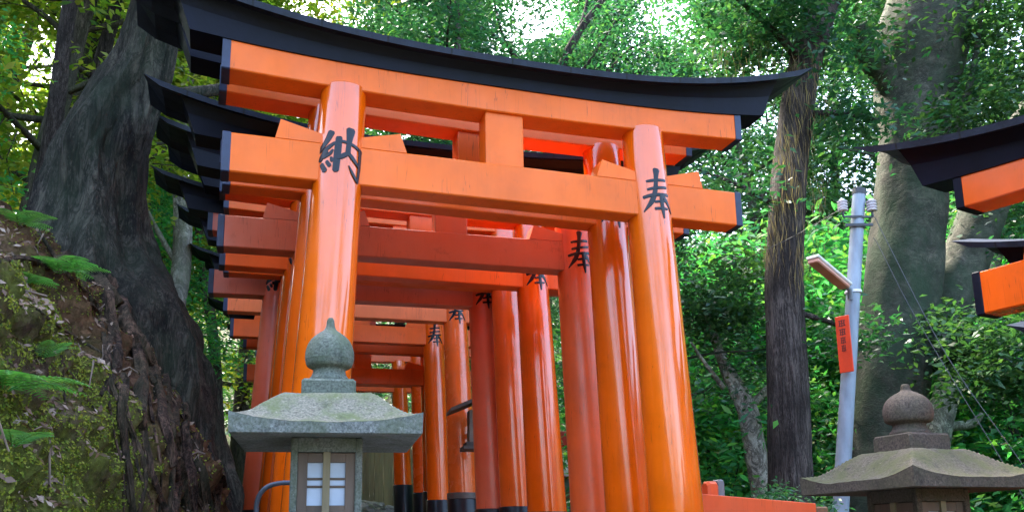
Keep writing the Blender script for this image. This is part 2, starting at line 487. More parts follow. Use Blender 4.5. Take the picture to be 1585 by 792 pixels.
def gen_tree(seed, H, r0, lo, cr, nleaf, L, W, nl=20, mat_t=None, mat_l=None, top=.3, spread=.30):
    """one tree: trunk with limbs, crown of separate leaves hung on the twigs"""
    rng = np.random.default_rng(seed)
    wob = rng.normal(0, .035 * H, (6, 2)); wob[0] = 0
    tp = curve_pts(np.column_stack([np.cumsum(wob[:, 0]) * .5, np.cumsum(wob[:, 1]) * .5, np.linspace(-.3, H * .93, 6)]), 4)
    mb = MB()
    rad = r0 * (1 - .88 * np.linspace(0, 1, len(tp))); rad[0] *= 1.45; rad[1] *= 1.15
    mb.tube(tp, list(rad), 12)
    tips = []
    for i in range(nl):
        t = lo + (0.97 - lo) * (i + rng.uniform(0, .8)) / nl
        k = t * (len(tp) - 1); b = tp[int(k)] + (tp[min(int(k) + 1, len(tp) - 1)] - tp[int(k)]) * (k % 1)
        az = i * 2.4 + rng.normal(0, .4)
        u = (t - lo) / (1 - lo)
        ln = cr * (np.interp(u, [0, .3, .65, 1], [.75, 1, .85, top])) * rng.uniform(.7, 1.15)
        el = rng.uniform(.05, .55) + .5 * u
        d = np.array([math.cos(az) * math.cos(el), math.sin(az) * math.cos(el), math.sin(el)])
        pts = [b]
        for q in range(4):
            d = d + rng.normal(0, .16, 3); d[2] += .03; d /= np.linalg.norm(d)
            pts.append(pts[-1] + d * ln / 4)
        pts = np.array(pts)
        rr = r0 * .30 * (1 - .6 * u)
        mb.tube(curve_pts(pts, 2), list(np.linspace(rr, rr * .22, 9)), 6)
        for j in range(6):
            s = .3 + .7 * (j + rng.uniform(0, .6)) / 6; s = min(s, .999)
            kk = s * 4; p = pts[int(kk)] + (pts[min(int(kk) + 1, 4)] - pts[int(kk)]) * (kk % 1)
            dd = d + rng.normal(0, .75, 3); dd[2] *= .6; dd /= np.linalg.norm(dd)
            l2 = ln * rng.uniform(.25, .5)
            e = p + dd * l2 + np.array([0, 0, -.05 * l2])
            m_ = (p + e) / 2 + rng.normal(0, .06, 3) * l2
            mb.tube([p, m_, e], [rr * .22, rr * .15, rr * .07], 4)
            tips += [m_, e]
            for q in range(2):
                tips.append(p + (e - p) * rng.uniform(.5, 1.15) + rng.normal(0, .28, 3) * l2)
    P = np.array(tips)
    keep = rng.random(len(P)) < .86
    P = P[keep]
    C = clusters(P, rng, nleaf / len(P), spread * rng.uniform(.6, 1.3, (len(P), 1, 1)), .55)
    v, f = leaf_quads(C, rng, L, W)
    return mb, v, f


M['bark_dark'] = bark('dark_ridged_bark', (.035, .026, .023), (.14, .112, .10), None, 0, .09, 17, 1.0)
M['bark_grey'] = bark('smooth_grey_bark', (.04, .042, .033), (.115, .108, .086), (.026, .048, .026), .8, 1.3, 4, .55, crack_shade=.5)
M['bark_mid'] = bark('brown_bark', (.05, .04, .03), (.15, .125, .10), (.06, .075, .03), .5, .15, 10, .8)
M['bark_pale'] = bark('pale_flaking_bark', (.24, .22, .18), (.52, .49, .42), (.10, .13, .06), .6, .6, 6, .4)
M['bark_old'] = bark('old_mossy_bark', (.012, .010, .009), (.10, .088, .07), (.022, .036, .02), .55, .17, 11, 1.0)
M['root'] = bark('weathered_root', (.016, .010, .008), (.17, .10, .07), (.04, .05, .02), .35, .25, 11, 1.0)
M['leaf_dark'] = leafmat('dark_evergreen_leaf', [(.022, .065, .026), (.04, .11, .035), (.025, .08, .05), (.07, .15, .04)], .38, .32)
M['leaf_teal'] = leafmat('bluish_green_leaf', [(.02, .095, .06), (.035, .15, .075), (.025, .08, .06), (.07, .19, .06)], .42, .35)
M['leaf_yellow'] = leafmat('sunlit_yellow_green_leaf', [(.11, .20, .02), (.19, .27, .03), (.07, .16, .02), (.34, .34, .06), (.08, .19, .025)], .58, .4)
M['leaf_fresh'] = leafmat('fresh_green_leaf', [(.04, .23, .09), (.07, .33, .10), (.035, .18, .11), (.20, .42, .08)], .62, .35)
M['leaf_brown'] = leafmat('withered_frond', [(.16, .10, .05), (.24, .16, .08), (.10, .07, .04), (.3, .22, .08)], .3, .7)
M['fern'] = leafmat('fern_frond', [(.06, .20, .04), (.10, .28, .07), (.05, .16, .05)], .45, .45)

ARCH = {}
def archetype(key, seed, trunk_mat, leaf_mat, **kw):
    mbt, v, f = gen_tree(seed, **kw)
    t = mesh(key + '_trunk', mbt.v, mbt.f, M[trunk_mat], True)
    c = mesh(key + '_crown', v, f, M[leaf_mat])
    ARCH[key] = (t, c)


big = dict(H=15, r0=.24, lo=.16, cr=3.6, nleaf=19000, L=.18, W=.08, nl=24)
archetype('oak', 11, 'bark_mid', 'leaf_dark', **big)
archetype('laurel', 12, 'bark_grey', 'leaf_teal', **big)
archetype('maple', 13, 'bark_mid', 'leaf_yellow', **{**big, 'nleaf': 15000, 'H': 13, 'cr': 3.3})
archetype('camellia', 14, 'bark_grey', 'leaf_fresh', **{**big, 'H': 8, 'cr': 2.6, 'lo': .12, 'r0': .12, 'nleaf': 22000, 'L': .13, 'W': .06})
archetype('sapling', 15, 'bark_grey', 'leaf_fresh', H=3.0, r0=.045, lo=.06, cr=1.35, nleaf=5200, L=.11, W=.045, nl=16, spread=.2)
archetype('shrub', 16, 'bark_grey', 'leaf_teal', H=1.9, r0=.035, lo=.04, cr=1.2, nleaf=7000, L=.10, W=.04, nl=14, spread=.18)
archetype('slender', 17, 'bark_dark', 'leaf_teal', H=17, r0=.2, lo=.42, cr=2.7, nleaf=21000, L=.16, W=.07, nl=20)

archetype('holly', 19, 'bark_grey', 'leaf_dark', H=9, r0=.13, lo=.44, cr=2.5, nleaf=15000, L=.13, W=.06, nl=18)
archetype('maple_tall', 18, 'bark_mid', 'leaf_yellow', H=16, r0=.17, lo=.38, cr=3.0, nleaf=17000, L=.17, W=.08, nl=20)


def plant_tree(key, x, y, sc, rz, name, label, cat, group, dz=0.0, zs=1.0):
    t = empty(name, (x, y, land(x, y) + dz), label, cat, rz, group)
    t.scale = (sc, sc, sc * zs)
    link('trunk', ARCH[key][0], t)
    link('crown', ARCH[key][1], t)
    return t


GB = 'dense evergreen trees of the wood behind the gates'
rng0 = random.Random(5)
for key, x, y, sc in [('oak', 7.6, 25, 1.15), ('laurel', 12, 24, 1.2), ('laurel', 5.6, 28, 1.05), ('oak', 10.6, 29, 1.25),
                      ('laurel', 16, 25, 1.25), ('oak', 3.4, 27, .66), ('laurel', 8.5, 29, 1.0), ('oak', 14, 27, 1.2), ('laurel', 19, 25, 1.2),
                      ('oak', 13, 13, .9), ('laurel', 18, 16, 1.1), ('oak', -1.6, 27, .75), ('laurel', -5, 28, .95), ('laurel', .8, 31, .6),
                      ('oak', -9, 32, 1.1), ('laurel', -2.2, 36, .8)]:
    plant_tree(key, x, y, sc, rng0.uniform(0, 6.28), 'evergreen_tree', 'dark leafy evergreen tree in the wood behind the orange gates and grey pole', 'tree', GB)
GL = 'yellow green trees on the hillside'
for x, y, sc in [(-6.0, 10.5, .75), (-7.5, 14, .95), (-9.5, 10.5, .9), (-8.3, 18.5, 1.0), (-11.5, 15, 1.05), (-12.5, 20, 1.1), (-7.0, 23, 1.0), (-10.8, 7, .8),
                 (-14, 12, 1.0), (-7.2, 16.6, .8), (-15, 18, 1.1), (-16, 26, 1.2), (-11, 27, 1.1)]:
    plant_tree('maple', x, y, sc, rng0.uniform(0, 6.28), 'hillside_tree', 'yellow green leafy tree with thin trunk on the hillside behind the mossy old tree', 'tree', GL, -.3)
GS = 'fresh green bushes behind the orange fence'
for key, x, y, sc in [('shrub', 2.25, 8.2, .62), ('shrub', 2.75, 8.9, .7), ('sapling', 3.4, 16.0, 1.9), ('sapling', 4.6, 14.8, 1.3), ('sapling', 2.9, 13.9, .9), ('sapling', 5.6, 17.0, 2.0), ('sapling', 2.4, 15.5, 1.6),
                      ('sapling', 7.7, 16.4, 2.0), ('sapling', 8.8, 15.6, 2.0), ('sapling', 7.2, 19.5, 2.4), ('sapling', 9.8, 18.6, 2.3), ('sapling', 5.4, 20.5, 2.3), ('sapling', 12, 17.5, 2.3), ('sapling', 4.2, 17.5, 2.2), ('sapling', 6.4, 18, 2.3),
                      ('sapling', 8.2, 12.2, 1.3), ('shrub', 7.0, 9.6, 1.1), ('sapling', 10.6, 15, 2.0), ('sapling', 9.6, 12.4, 1.6), ('sapling', 1.9, 17.6, 1.8), ('shrub', 3.6, 9.8, .7)]:
    plant_tree(key, x, y, sc, rng0.uniform(0, 6.28), 'green_bush', 'fresh green leafy bush growing below the wood behind the orange fence', 'bush', GS)
for key, x, y, sc in [('holly', 2.0, 13.0, .8), ('camellia', 9.6, 17.5, 1.0), ('camellia', -.4, 23.5, .8)]:
    plant_tree(key, x, y, sc, rng0.uniform(0, 6.28), 'young_tree', 'young leafy tree between the orange fence and the taller wood', 'tree', 'young trees behind the fence')
GH = 'small bushes on the left bank behind the gates'
for key, x, y, sc in [('sapling', -5.9, 13.6, 1.0), ('sapling', -6.3, 15.3, 1.1), ('sapling', -6.4, 9.2, .9), ('sapling', -7.0, 17.4, 1.2)]:
    plant_tree(key, x, y, sc, rng0.uniform(0, 6.28), 'bank_bush', 'small green bush on top of the mossy bank beside the gate ends', 'bush', GH, -.15)
plant_tree('slender', at(985, 60, 24)[0], 24, 1.0, .4, 'slender_tree', 'straight bluish grey trunk rising against the white sky above the front gate', 'tree', None)
for x, y, sc in [(-.4, 17.5, .9), (-1.4, 22.5, 1.0), (.3, 24.5, 1.05), (-3.0, 26, 1.05), (3.9, 24, 1.0)]:
    plant_tree('slender', x, y, sc, rng0.uniform(0, 6.28), 'slender_tree', 'slender tree with bluish green leaves seen over the front gate roof', 'tree', 'slender trees seen over the front gate')
for x, y, sc in [(-6.4, 14.8, .85), (-7.0, 19.5, .95), (-5.4, 24.5, .9), (-5.6, 17.2, .8)]:
    plant_tree('maple_tall', x, y, sc, rng0.uniform(0, 6.28), 'hillside_tree', 'yellow green leafy tree with thin trunk on the hillside behind the mossy old tree', 'tree', GL, -.3)
for px_, Y_, sc_, lb in [(40, 9.5, .62, 'thin dark trunk leaning at the far left edge above the ferns'), (85, 11, .7, 'thin dark trunk left of the mossy old tree against yellow leaves')]:
    plant_tree('slender', at(px_, 200, Y_)[0], Y_, sc_, px_, 'thin_tree', lb, 'tree', None, -.3)

# the far wood reads as one mass of leaves
rng = np.random.default_rng(77)
Pf = []
while len(Pf) < 1500:
    az = R(rng.uniform(-62, 62)); D = rng.uniform(36, 52)
    x, y = D * math.sin(az), D * math.cos(az)
    hmax = 7 + 3 * mnoise.noise((az * 5, 1, 2)) + (4 if az < R(-12) else 0) + (2 if az > R(12) else 0)
    if R(2) < az < R(9): hmax = 5.5
    Pf.append((x, y, max(ground_z(x, y), -1) + rng.uniform(0, hmax)))
C = clusters(np.array(Pf), rng, 30, 1.0, .8)
v, f = leaf_quads(C, rng, .42, .24)
tag(link('far_and_added_woods', mesh('far_and_added_woods', v, f, M['leaf_dark'])), kind='stuff')
Pb = []  # unseen leaf mass added behind the camera to streak the pillar reflections
while len(Pb) < 460:
    az = R(rng.uniform(95, 262)); D = rng.uniform(13, 19)
    if R(126) < az < R(154) or R(196) < az < R(203): continue  # gaps left so bright sky streaks show on the pillars
    Pb.append((D * math.sin(az), D * math.cos(az), rng.uniform(0, 11)))
C = clusters(np.array(Pb), rng, 26, .8, .8)
v, f = leaf_quads(C, rng, .45, .25)
tag(link('far_and_added_woods', mesh('unseen_woods_behind', v, f, M['leaf_dark'])), kind='stuff')
# fallen leaves and moss on the bank
me_t = [(i, (Vector(bv[q[0]]) - Vector(bv[q[2]])).cross(Vector(bv[q[1]]) - Vector(bv[q[3]]))) for i, q in enumerate(bf)]
lit, lax, mos, max_ = [], [], [], []
for i, nr in me_t:
    q = bf[i]; c = sum((Vector(bv[k]) for k in q), Vector()) / 4
    if not (2.5 < c.y < 13 and c.x > -8): continue
    a = nr.length * .5
    n = nr.normalized()
    if n.x < 0 and abs(n.x) > abs(n.z): n = -n
    if n.z < -.2: n = -n
    slope = abs(n.z)
    mk = mnoise.fractal(c * 1.0, .8, 2, 3)
    nl_ = a * (800 if slope > .55 else 30 if slope > .3 else 5) * (.35 if 5.4 < c.y < 7.2 else 1) * (1.0 if c.y < 8 else .6)
    for _ in range(int(nl_) + (rng.random() < nl_ % 1)):
        w = rng.dirichlet((1, 1, 1, 1)); p = sum((Vector(bv[k]) * w[j] for j, k in enumerate(q)), Vector())
        lit.append(p + n * .012); lax.append(n)
    if slope < .75 or c.y > 7.5:
        md = a * (6500 if mk > -.12 else 400) * (.22 if 5.5 < c.y < 7.4 else 1)
        for _ in range(int(md) + (rng.random() < md % 1)):
            w = rng.dirichlet((1, 1, 1, 1)); p = sum((Vector(bv[k]) * w[j] for j, k in enumerate(q)), Vector())
            mos.append(p + n * .008); max_.append(n)
def lay(P, Nn, L, W, jit):
    n = len(P); Nn = np.array([tuple(x) for x in Nn]); P = np.array([tuple(x) for x in P])
    nn = Nn + rng.normal(0, jit, (n, 3)); nn /= np.linalg.norm(nn, axis=1)[:, None]
    a = np.cross(nn, rng.normal(0, 1, (n, 3))); a /= np.linalg.norm(a, axis=1)[:, None]
    s = np.cross(nn, a)
    l = L * rng.uniform(.5, 1.3, (n, 1)); w = W * rng.uniform(.6, 1.2, (n, 1))
    vv = np.empty((n, 4, 3)); vv[:, 0] = P - a * l / 2; vv[:, 1] = P + s * w / 2 + nn * w * .2; vv[:, 2] = P + a * l / 2 + nn * l * .1; vv[:, 3] = P - s * w / 2 + nn * w * .2
    return vv.reshape(-1, 3), np.arange(4 * n).reshape(n, 4)
v, f = lay(lit, lax, .05, .026, .45); tag(link('fallen_leaves', mesh('fallen_leaves', v, f, M['litter'])), kind='stuff')
v, f = lay(mos, max_, .021, .011, 1.0); tag(link('moss', mesh('moss', v, f, M['moss'])), kind='stuff')


# dead sticks lying on the bank
RS = random.Random(44); mb = MB()
for _ in range(420):
    y = RS.uniform(3.0, 7.6); x = np.interp(y, BY, BX) - abs(RS.gauss(.2, .9))
    th = RS.uniform(0, 6.28); ln = RS.uniform(.12, .55); pts = []
    for q in range(5):
        xx, yy = x + math.cos(th) * ln * q / 4, y + math.sin(th) * ln * q / 4
        th += RS.gauss(0, .25)
        pts.append((xx, yy, bank_at(xx, yy) + .012 + RS.uniform(0, .02)))
    if max(p[2] for p in pts) - min(p[2] for p in pts) < .28: mb.tube(pts, [.006 * RS.uniform(.4, 1.3) * k for k in (1, .95, .8, .6, .3)], 5)
tag(mb.build('dead_sticks', M['stick'], None, True), kind='stuff')


# ------------------------------------------------------------------ trees drawn one by one
def rough_tube(pts, rad, n=22, amp=.08, flute=0.0, seed=0, fz=1.2):
    """tube whose rings are dented and fluted like an old trunk"""
    mbx = MB(); secs = []
    pts = [Vector(p) for p in pts]; rad = [float(r) for r in rad]
    for i, p in enumerate(pts):
        t = (pts[min(i + 1, len(pts) - 1)] - pts[max(i - 1, 0)]).normalized()
        a = t.cross(Vector((0, 1, 0))).normalized(); b = t.cross(a).normalized()
        ring = []
        for j in range(n):
            th = 2 * math.pi * j / n
            q = a * math.cos(th) + b * math.sin(th)
            k = 1 + amp * mnoise.fractal(Vector((q.x * 2.2 + seed, q.y * 2.2, p.z * fz)), .8, 2, 4) * 1.5
            if flute > .05 and n > 50: k += .07 * mnoise.noise(Vector((q.x * 4.5, q.y * 4.5, p.z * .55 + seed))) + .05 * mnoise.noise(Vector((q.x * 10, q.y * 10, p.z * 1.3))) + .035 * (mnoise.voronoi(Vector((q.x * 5, q.y * 5, p.z * 5)))[0][0])
            k += flute * math.sin(th * 5 + 1.5 * mnoise.noise((p.z * .8, seed, 0)) * 3)
            ring.append(p + q * rad[i] * k)
        secs.append(ring)
    return mbx.loft(secs)


def px_path(spec, Y, n=8, Y2=None):
    """(px, py, width px) -> points and radii at depth Y"""
    S = curve_pts(spec, n)
    m = len(S)
    Ys = np.linspace(Y, Y2 if Y2 else Y, m)
    return [at(a, b, yy) for (a, b, w), yy in zip(S, Ys)], [w / 2 / FPX * yy for (a, b, w), yy in zip(S, Ys)]


def local(t, pts): return [np.array(p) - np.array(t.location) for p in pts]


def leaf_part(t, P, nleaf, L, W, spread, mat, seed, name='crown', flat=.55, droop=.25):
    r_ = np.random.default_rng(seed)
    C = clusters(np.array(P), r_, nleaf / len(P), spread * r_.uniform(.5, 1.3, (len(P), 1, 1)), flat)
    v, f = leaf_quads(C, r_, L, W, droop=droop)
    return link(name, mesh(name, v - np.array(t.location), f, M[mat]), t)


# the mossy giant on the bank
p0 = at(190, 720, 7.15)
giant = empty('old_tree', (p0[0], p0[1], p0[2]), 'huge dark mossy old tree leaning over the bank on exposed roots', 'tree')
pts, rad = px_path([(205, 830, 300), (190, 720, 290), (172, 610, 282), (152, 510, 262), (142, 420, 206), (148, 330, 154), (155, 245, 142), (182, 175, 118), (217, 110, 97), (238, 40, 84), (253, -50, 78), (275, -220, 78), (300, -480, 66), (310, -800, 44)], 7.15, 8)
tr = rough_tube(local(giant, pts), rad, 72, .13, .06, 3, .8).build('trunk', M['bark_old'], giant, True)
lm = MB()
for spec, Ya, Yb in [([(205, 150, 40), (270, 148, 26), (330, 140, 20), (395, 130, 14), (470, 118, 8)], 7.2, 8.6), ([(262, -130, 40), (330, -220, 26), (460, -280, 16), (620, -300, 8)], 7.15, 6.6),
                     ([(285, -330, 40), (180, -420, 28), (60, -480, 14)], 7.15, 6.4), ([(300, -480, 40), (420, -600, 26), (560, -700, 12)], 7.15, 8.6)]:
    pp, rr = px_path(spec, Ya, 4, Yb)
    lm.tube(local(giant, pp), rr, 10)
lm.build('limb', M['bark_old'], giant, True)
Pc = [at(x_, y_, 7.15 + d_) for x_, y_, d_ in [(a + 60 * math.sin(a), b, c) for a in range(-150, 760, 70) for b, c in ((-260, -.8), (-380, .9), (-520, 0), (-660, 1.2), (-800, -.6))]]
leaf_part(giant, Pc, 16000, .14, .06, .55, 'leaf_dark', 8)
RT = random.Random(21)
roots = []
for k_ in range(15):
    u = k_ / 14
    a0, a1 = 96 + 112 * u, 205 + 138 * u ** .8
    y0 = 352 - 50 * u
    w0 = RT.uniform(20, 36) + 16 * u
    pl = []
    for q in range(7):
        v_ = q / 6
        bow = 26 * math.sin(v_ * math.pi) * (.35 + .9 * u)
        pl.append((a0 + (a1 - a0) * v_ ** .85 + bow + RT.uniform(-16, 16), y0 + (806 - y0) * v_, w0 * (.95 - .7 * v_ ** .7) * RT.uniform(.7, 1.2) * (1 if k_ % 2 else .55)))
    roots.append(pl)
for spec in roots + [
             [(172, 478, 11), (180, 525, 12), (181, 565, 12), (166, 592, 10), (155, 612, 6)],
             [(192, 585, 14), (186, 640, 15), (192, 700, 13), (200, 760, 12), (206, 800, 10)],
             [(280, 645, 10), (300, 640, 12), (309, 668, 12), (308, 730, 12), (318, 800, 12)],
             [(120, 390, 26), (80, 410, 18), (30, 400, 10), (-20, 410, 6)],
             [(225, 420, 20), (262, 520, 18), (280, 600, 18), (288, 700, 16), (300, 800, 16)],
             [(140, 470, 6), (178, 515, 5), (232, 578, 3)], [(55, 478, 5), (105, 515, 5), (168, 552, 3)], [(92, 556, 4), (125, 600, 4), (152, 642, 2)],
             [(95, 550, 4), (98, 600, 4), (107, 652, 2)], [(60, 360, 6), (100, 420, 6), (120, 440, 5), (150, 470, 5), (160, 520, 3)], [(85, 372, 4), (130, 380, 4), (168, 408, 3)]]:
    S = curve_pts(spec, 6); pp, rr = [], []
    for a, b, w in S:
        h = on_bank(a, b)
        if h is None or (w > 13 and (h[0].y > 7.9 or h[0].y < 4.4)):
            continue
        r_ = float(w / 2 / FPX * h[0].y)
        pp.append(h[0] + h[1] * r_ * .35); rr.append(r_)
    if len(pp) > 3:
        # keep the run on the face smooth
        q = [pp[0]] + [(pp[i - 1] + pp[i] * 2 + pp[i + 1]) / 4 for i in range(1, len(pp) - 1)] + [pp[-1]]
        rough_tube(local(giant, q), rr, 16, .38, .06, len(rr) * 3.7, 4.0).build('root', M['root'], giant, True)

# tall dark conifer right of the gates
def big_tree(name, label, spec, Y, barkm, limbs=(), leaves=None, n=26, amp=.05, flute=.0, seed=1, vine=None, limb_mat=None):
    pts, rad = px_path(spec, Y, 6)
    x, y = pts[0][0], pts[0][1]
    t = empty(name, (x, y, ground_z(x, y)), label, 'tree')
    pts.insert(0, np.array([x, y, ground_z(x, y) - .25])); rad.insert(0, rad[0] * 1.25)
    rough_tube(local(t, pts), rad, n, amp, flute, seed).build('trunk', M[barkm], t, True)
    tips = []
    if limbs:
        for sp, Ya, Yb in limbs:
            pp, rr = px_path(sp, Ya, 5, Yb)
            MB().tube(local(t, pp), rr, 9).build('limb', M[limb_mat or barkm], t, True)
            tips += [pp[len(pp) // 2], pp[-3], pp[-1]]
    if leaves:
        P = [at(a, b, yy) for a, b, yy in leaves['at']] + (tips if leaves.get('tips') else [])
        leaf_part(t, P, leaves['n'], leaves.get('L', .13), leaves.get('W', .055), leaves['spread'], leaves['mat'], seed)
    if vine:
        P = [at(a, b, yy) for a, b, yy in vine]
        leaf_part(t, P, 22 * len(P), .30, .008, .12, 'leaf_brown', seed + 1, 'withered_vine', 1.3, 5.0)
    return t


rr_ = random.Random(3)
big_tree('conifer_tree', 'tall straight tree with dark ridged trunk between the front gate and the grey pole',
         [(1224, 800, 70), (1222, 700, 66), (1218, 560, 63), (1214, 430, 60), (1220, 300, 58), (1232, 180, 56), (1248, 90, 54), (1275, 0, 50), (1300, -150, 44), (1310, -400, 30)], 12,
         'bark_dark', [([(1225, 330, 14), (1150, 290, 8), (1080, 262, 4)], 12, 11.4), ([(1235, 180, 16), (1300, 175, 10), (1360, 186, 7)], 12, 11.5),
                       ([(1245, 100, 20), (1190, 40, 10), (1130, -10, 6)], 12, 11), ([(1262, 40, 20), (1330, -40, 10), (1380, -120, 6)], 12, 12.5),
                       ([(1222, 480, 10), (1290, 500, 8), (1330, 520, 5)], 12, 12.4)],
         dict(at=[(1090 + rr_.uniform(0, 240), rr_.uniform(-160, 90), rr_.uniform(11, 13.4)) for _ in range(60)], n=16000, spread=.34, mat='leaf_teal', tips=True), amp=.04, flute=.02, seed=4,
         vine=[(1200 + rr_.uniform(-12, 40), yy, 11.6) for yy in range(330, 430, 16)] + [(1235 + rr_.uniform(-30, 30), yy, 11.6) for yy in range(90, 330, 14)] + [(1150, 110, 11.6), (1120, 80, 11.6), (1160, 60, 11.6), (1190, 90, 11.7)])
big_tree('beech_tree', 'massive grey green smooth trunk directly behind the grey pole',
         [(1366, 800, 118), (1372, 690, 108), (1384, 560, 112), (1396, 450, 118), (1408, 330, 112), (1412, 230, 108), (1416, 150, 124), (1424, 80, 150), (1440, 0, 138), (1455, -120, 110), (1470, -350, 80)], 13.5,
         'bark_grey', [([(1425, 560, 60), (1470, 470, 70), (1500, 390, 76), (1535, 300, 72), (1590, 200, 66), (1660, 90, 58)], 13.6, 14.2),
                       ([(1405, 170, 60), (1370, 115, 50), (1344, 85, 42), (1326, 40, 34)], 13.5, 12.9), ([(1470, 240, 18), (1490, 170, 14), (1510, 90, 10), (1520, 0, 7)], 13.4, 12.8),
                       ([(1490, 165, 10), (1540, 140, 8), (1600, 110, 5)], 13.0, 12.5), ([(1480, 210, 9), (1540, 205, 6), (1590, 195, 4)], 13.2, 12.6),
                       ([(1430, 565, 26), (1480, 545, 24), (1520, 540, 18), (1560, 560, 10), (1600, 580, 7)], 13.4, 12.0)],
         dict(at=[(1440 + rr_.uniform(0, 220), rr_.uniform(-140, 230), rr_.uniform(12, 14.5)) for _ in range(46)] + [(1450 + rr_.uniform(0, 200), rr_.uniform(480, 600), rr_.uniform(11.5, 13)) for _ in range(26)], n=15000, spread=.36, mat='leaf_dark', tips=True), n=36, amp=.045, seed=9)
big_tree('pale_tree', 'slim pale flaking trunk among bright green bushes behind the orange fence',
         [(1190, 800, 40), (1178, 740, 36), (1168, 690, 34), (1158, 640, 32), (1140, 600, 27), (1122, 565, 20), (1105, 520, 14), (1090, 470, 8)], 13, 'bark_pale',
         [([(1150, 640, 12), (1180, 610, 14), (1200, 590, 8)], 13, 13.2), ([(1120, 600, 9), (1090, 560, 6), (1070, 530, 4)], 13, 12.6)],
         dict(at=[(1120 + rr_.uniform(-60, 60), 450 + rr_.uniform(-50, 70), rr_.uniform(12, 13.5)) for _ in range(14)], n=2600, spread=.26, mat='leaf_dark'), n=16, amp=.05, seed=14)
big_tree('pale_tree', 'pale trunk slanting up right of the stone lantern knob in front of green leaves',
         [(1440, 800, 40), (1452, 680, 38), (1465, 610, 40), (1490, 540, 38), (1510, 480, 30), (1540, 400, 22), (1560, 330, 12)], 15, 'bark_pale', [([(1470, 660, 16), (1505, 655, 14), (1520, 640, 8)], 15, 15)],
         dict(at=[(1545 + rr_.uniform(-60, 70), 330 + rr_.uniform(-60, 60), rr_.uniform(14, 16)) for _ in range(24)], n=5000, spread=.35, mat='leaf_teal'), n=16, amp=.05, seed=21)
big_tree('pale_tree', 'pale slender trunk behind the left ends of the gates over the mossy bank',
         [(262, 560, 34), (270, 480, 32), (280, 420, 30), (283, 340, 30), (278, 250, 24), (290, 150, 18), (300, 20, 12)], 12.5, 'bark_pale', [([(282, 350, 14), (320, 280, 10), (345, 230, 7)], 12.5, 12.2), ([(280, 420, 10), (240, 350, 8), (215, 300, 5)], 12.5, 12.3)],
         dict(at=[(300 + rr_.uniform(-60, 60), 120 + rr_.uniform(-100, 130), rr_.uniform(12, 13.5)) for _ in range(26)], n=5000, spread=.35, mat='leaf_yellow'), n=14, amp=.06, seed=31)
big_tree('branching_tree', 'dark thin branching tree against the white sky above the middle of the front gate',
         [(840, 420, 26), (850, 250, 22), (865, 120, 16), (890, 60, 14), (925, 10, 11), (980, -60, 7)], 18, 'bark_dark',
         [([(862, 130, 9), (900, 110, 6), (935, 60, 4), (960, 20, 2)], 18, 17.5), ([(885, 70, 8), (905, 20, 6), (915, -40, 4)], 18, 18.4), ([(850, 200, 9), (800, 90, 7), (740, 40, 5), (690, 30, 3)], 18, 17.4),
          ([(880, 130, 6), (930, 120, 5), (970, 80, 4), (1010, 60, 2)], 18, 17.6), ([(820, 130, 6), (780, 60, 5), (760, -20, 3)], 18, 17.8)],
         dict(at=[(rr_.uniform(700, 840), rr_.uniform(-40, 90), rr_.uniform(17, 19)) for _ in range(26)] + [(rr_.uniform(930, 1060), rr_.uniform(40, 110), 17.6) for _ in range(8)], n=5200, spread=.42, mat='leaf_teal', tips=True), n=14, amp=.05, seed=41)

# ------------------------------------------------------------------ the gates
NA = [[(-0.0766, 0.3189, 0.041), (-0.1032, 0.2636, 0.0342), (-0.1572, 0.1954, 0.0274)], [(-0.0482, 0.2441, 0.0171), (-0.0878, 0.2149, 0.026), (-0.1154, 0.1954, 0.0205)], [(-0.1072, 0.1921, 0.0376), (-0.147, 0.1303, 0.0274)], [(-0.0587, 0.1954, 0.0137), (-0.0766, 0.1694, 0.0205), (-0.1154, 0.1466, 0.0171)], [(-0.0658, 0.1433, 0.015), (-0.0573, 0.1193, 0.0205)], [(-0.0939, 0.1173, 0.0192), (-0.0715, 0.0868, 0.0219)], [(-0.1301, 0.1011, 0.0246), (-0.1016, 0.0543, 0.0287)], [(-0.0241, 0.2799, 0.0342), (-0.0275, 0.1596, 0.0376), (-0.0309, 0.0543, 0.0342)], [(-0.0173, 0.2571, 0.0171), (0.0537, 0.2474, 0.0171), (0.1503, 0.2181, 0.0239)], [(0.0499, 0.3429, 0.0513), (0.0424, 0.2506, 0.0287), (0.0388, 0.1726, 0.0274)], [(0.0424, 0.1791, 0.0239), (0.0033, 0.1531, 0.0274), (-0.0241, 0.1368, 0.0171)], [(0.0462, 0.1759, 0.0205), (0.0862, 0.1401, 0.0239), (0.1434, 0.0913, 0.0096)], [(0.137, 0.2246, 0.0239), (0.137, 0.1206, 0.0219), (0.1252, 0.0003, 0.015)], [(0.1197, 0.0023, 0.0171), (0.0793, 0.0491, 0.0171), (0.0499, 0.0946, 0.0055)]]
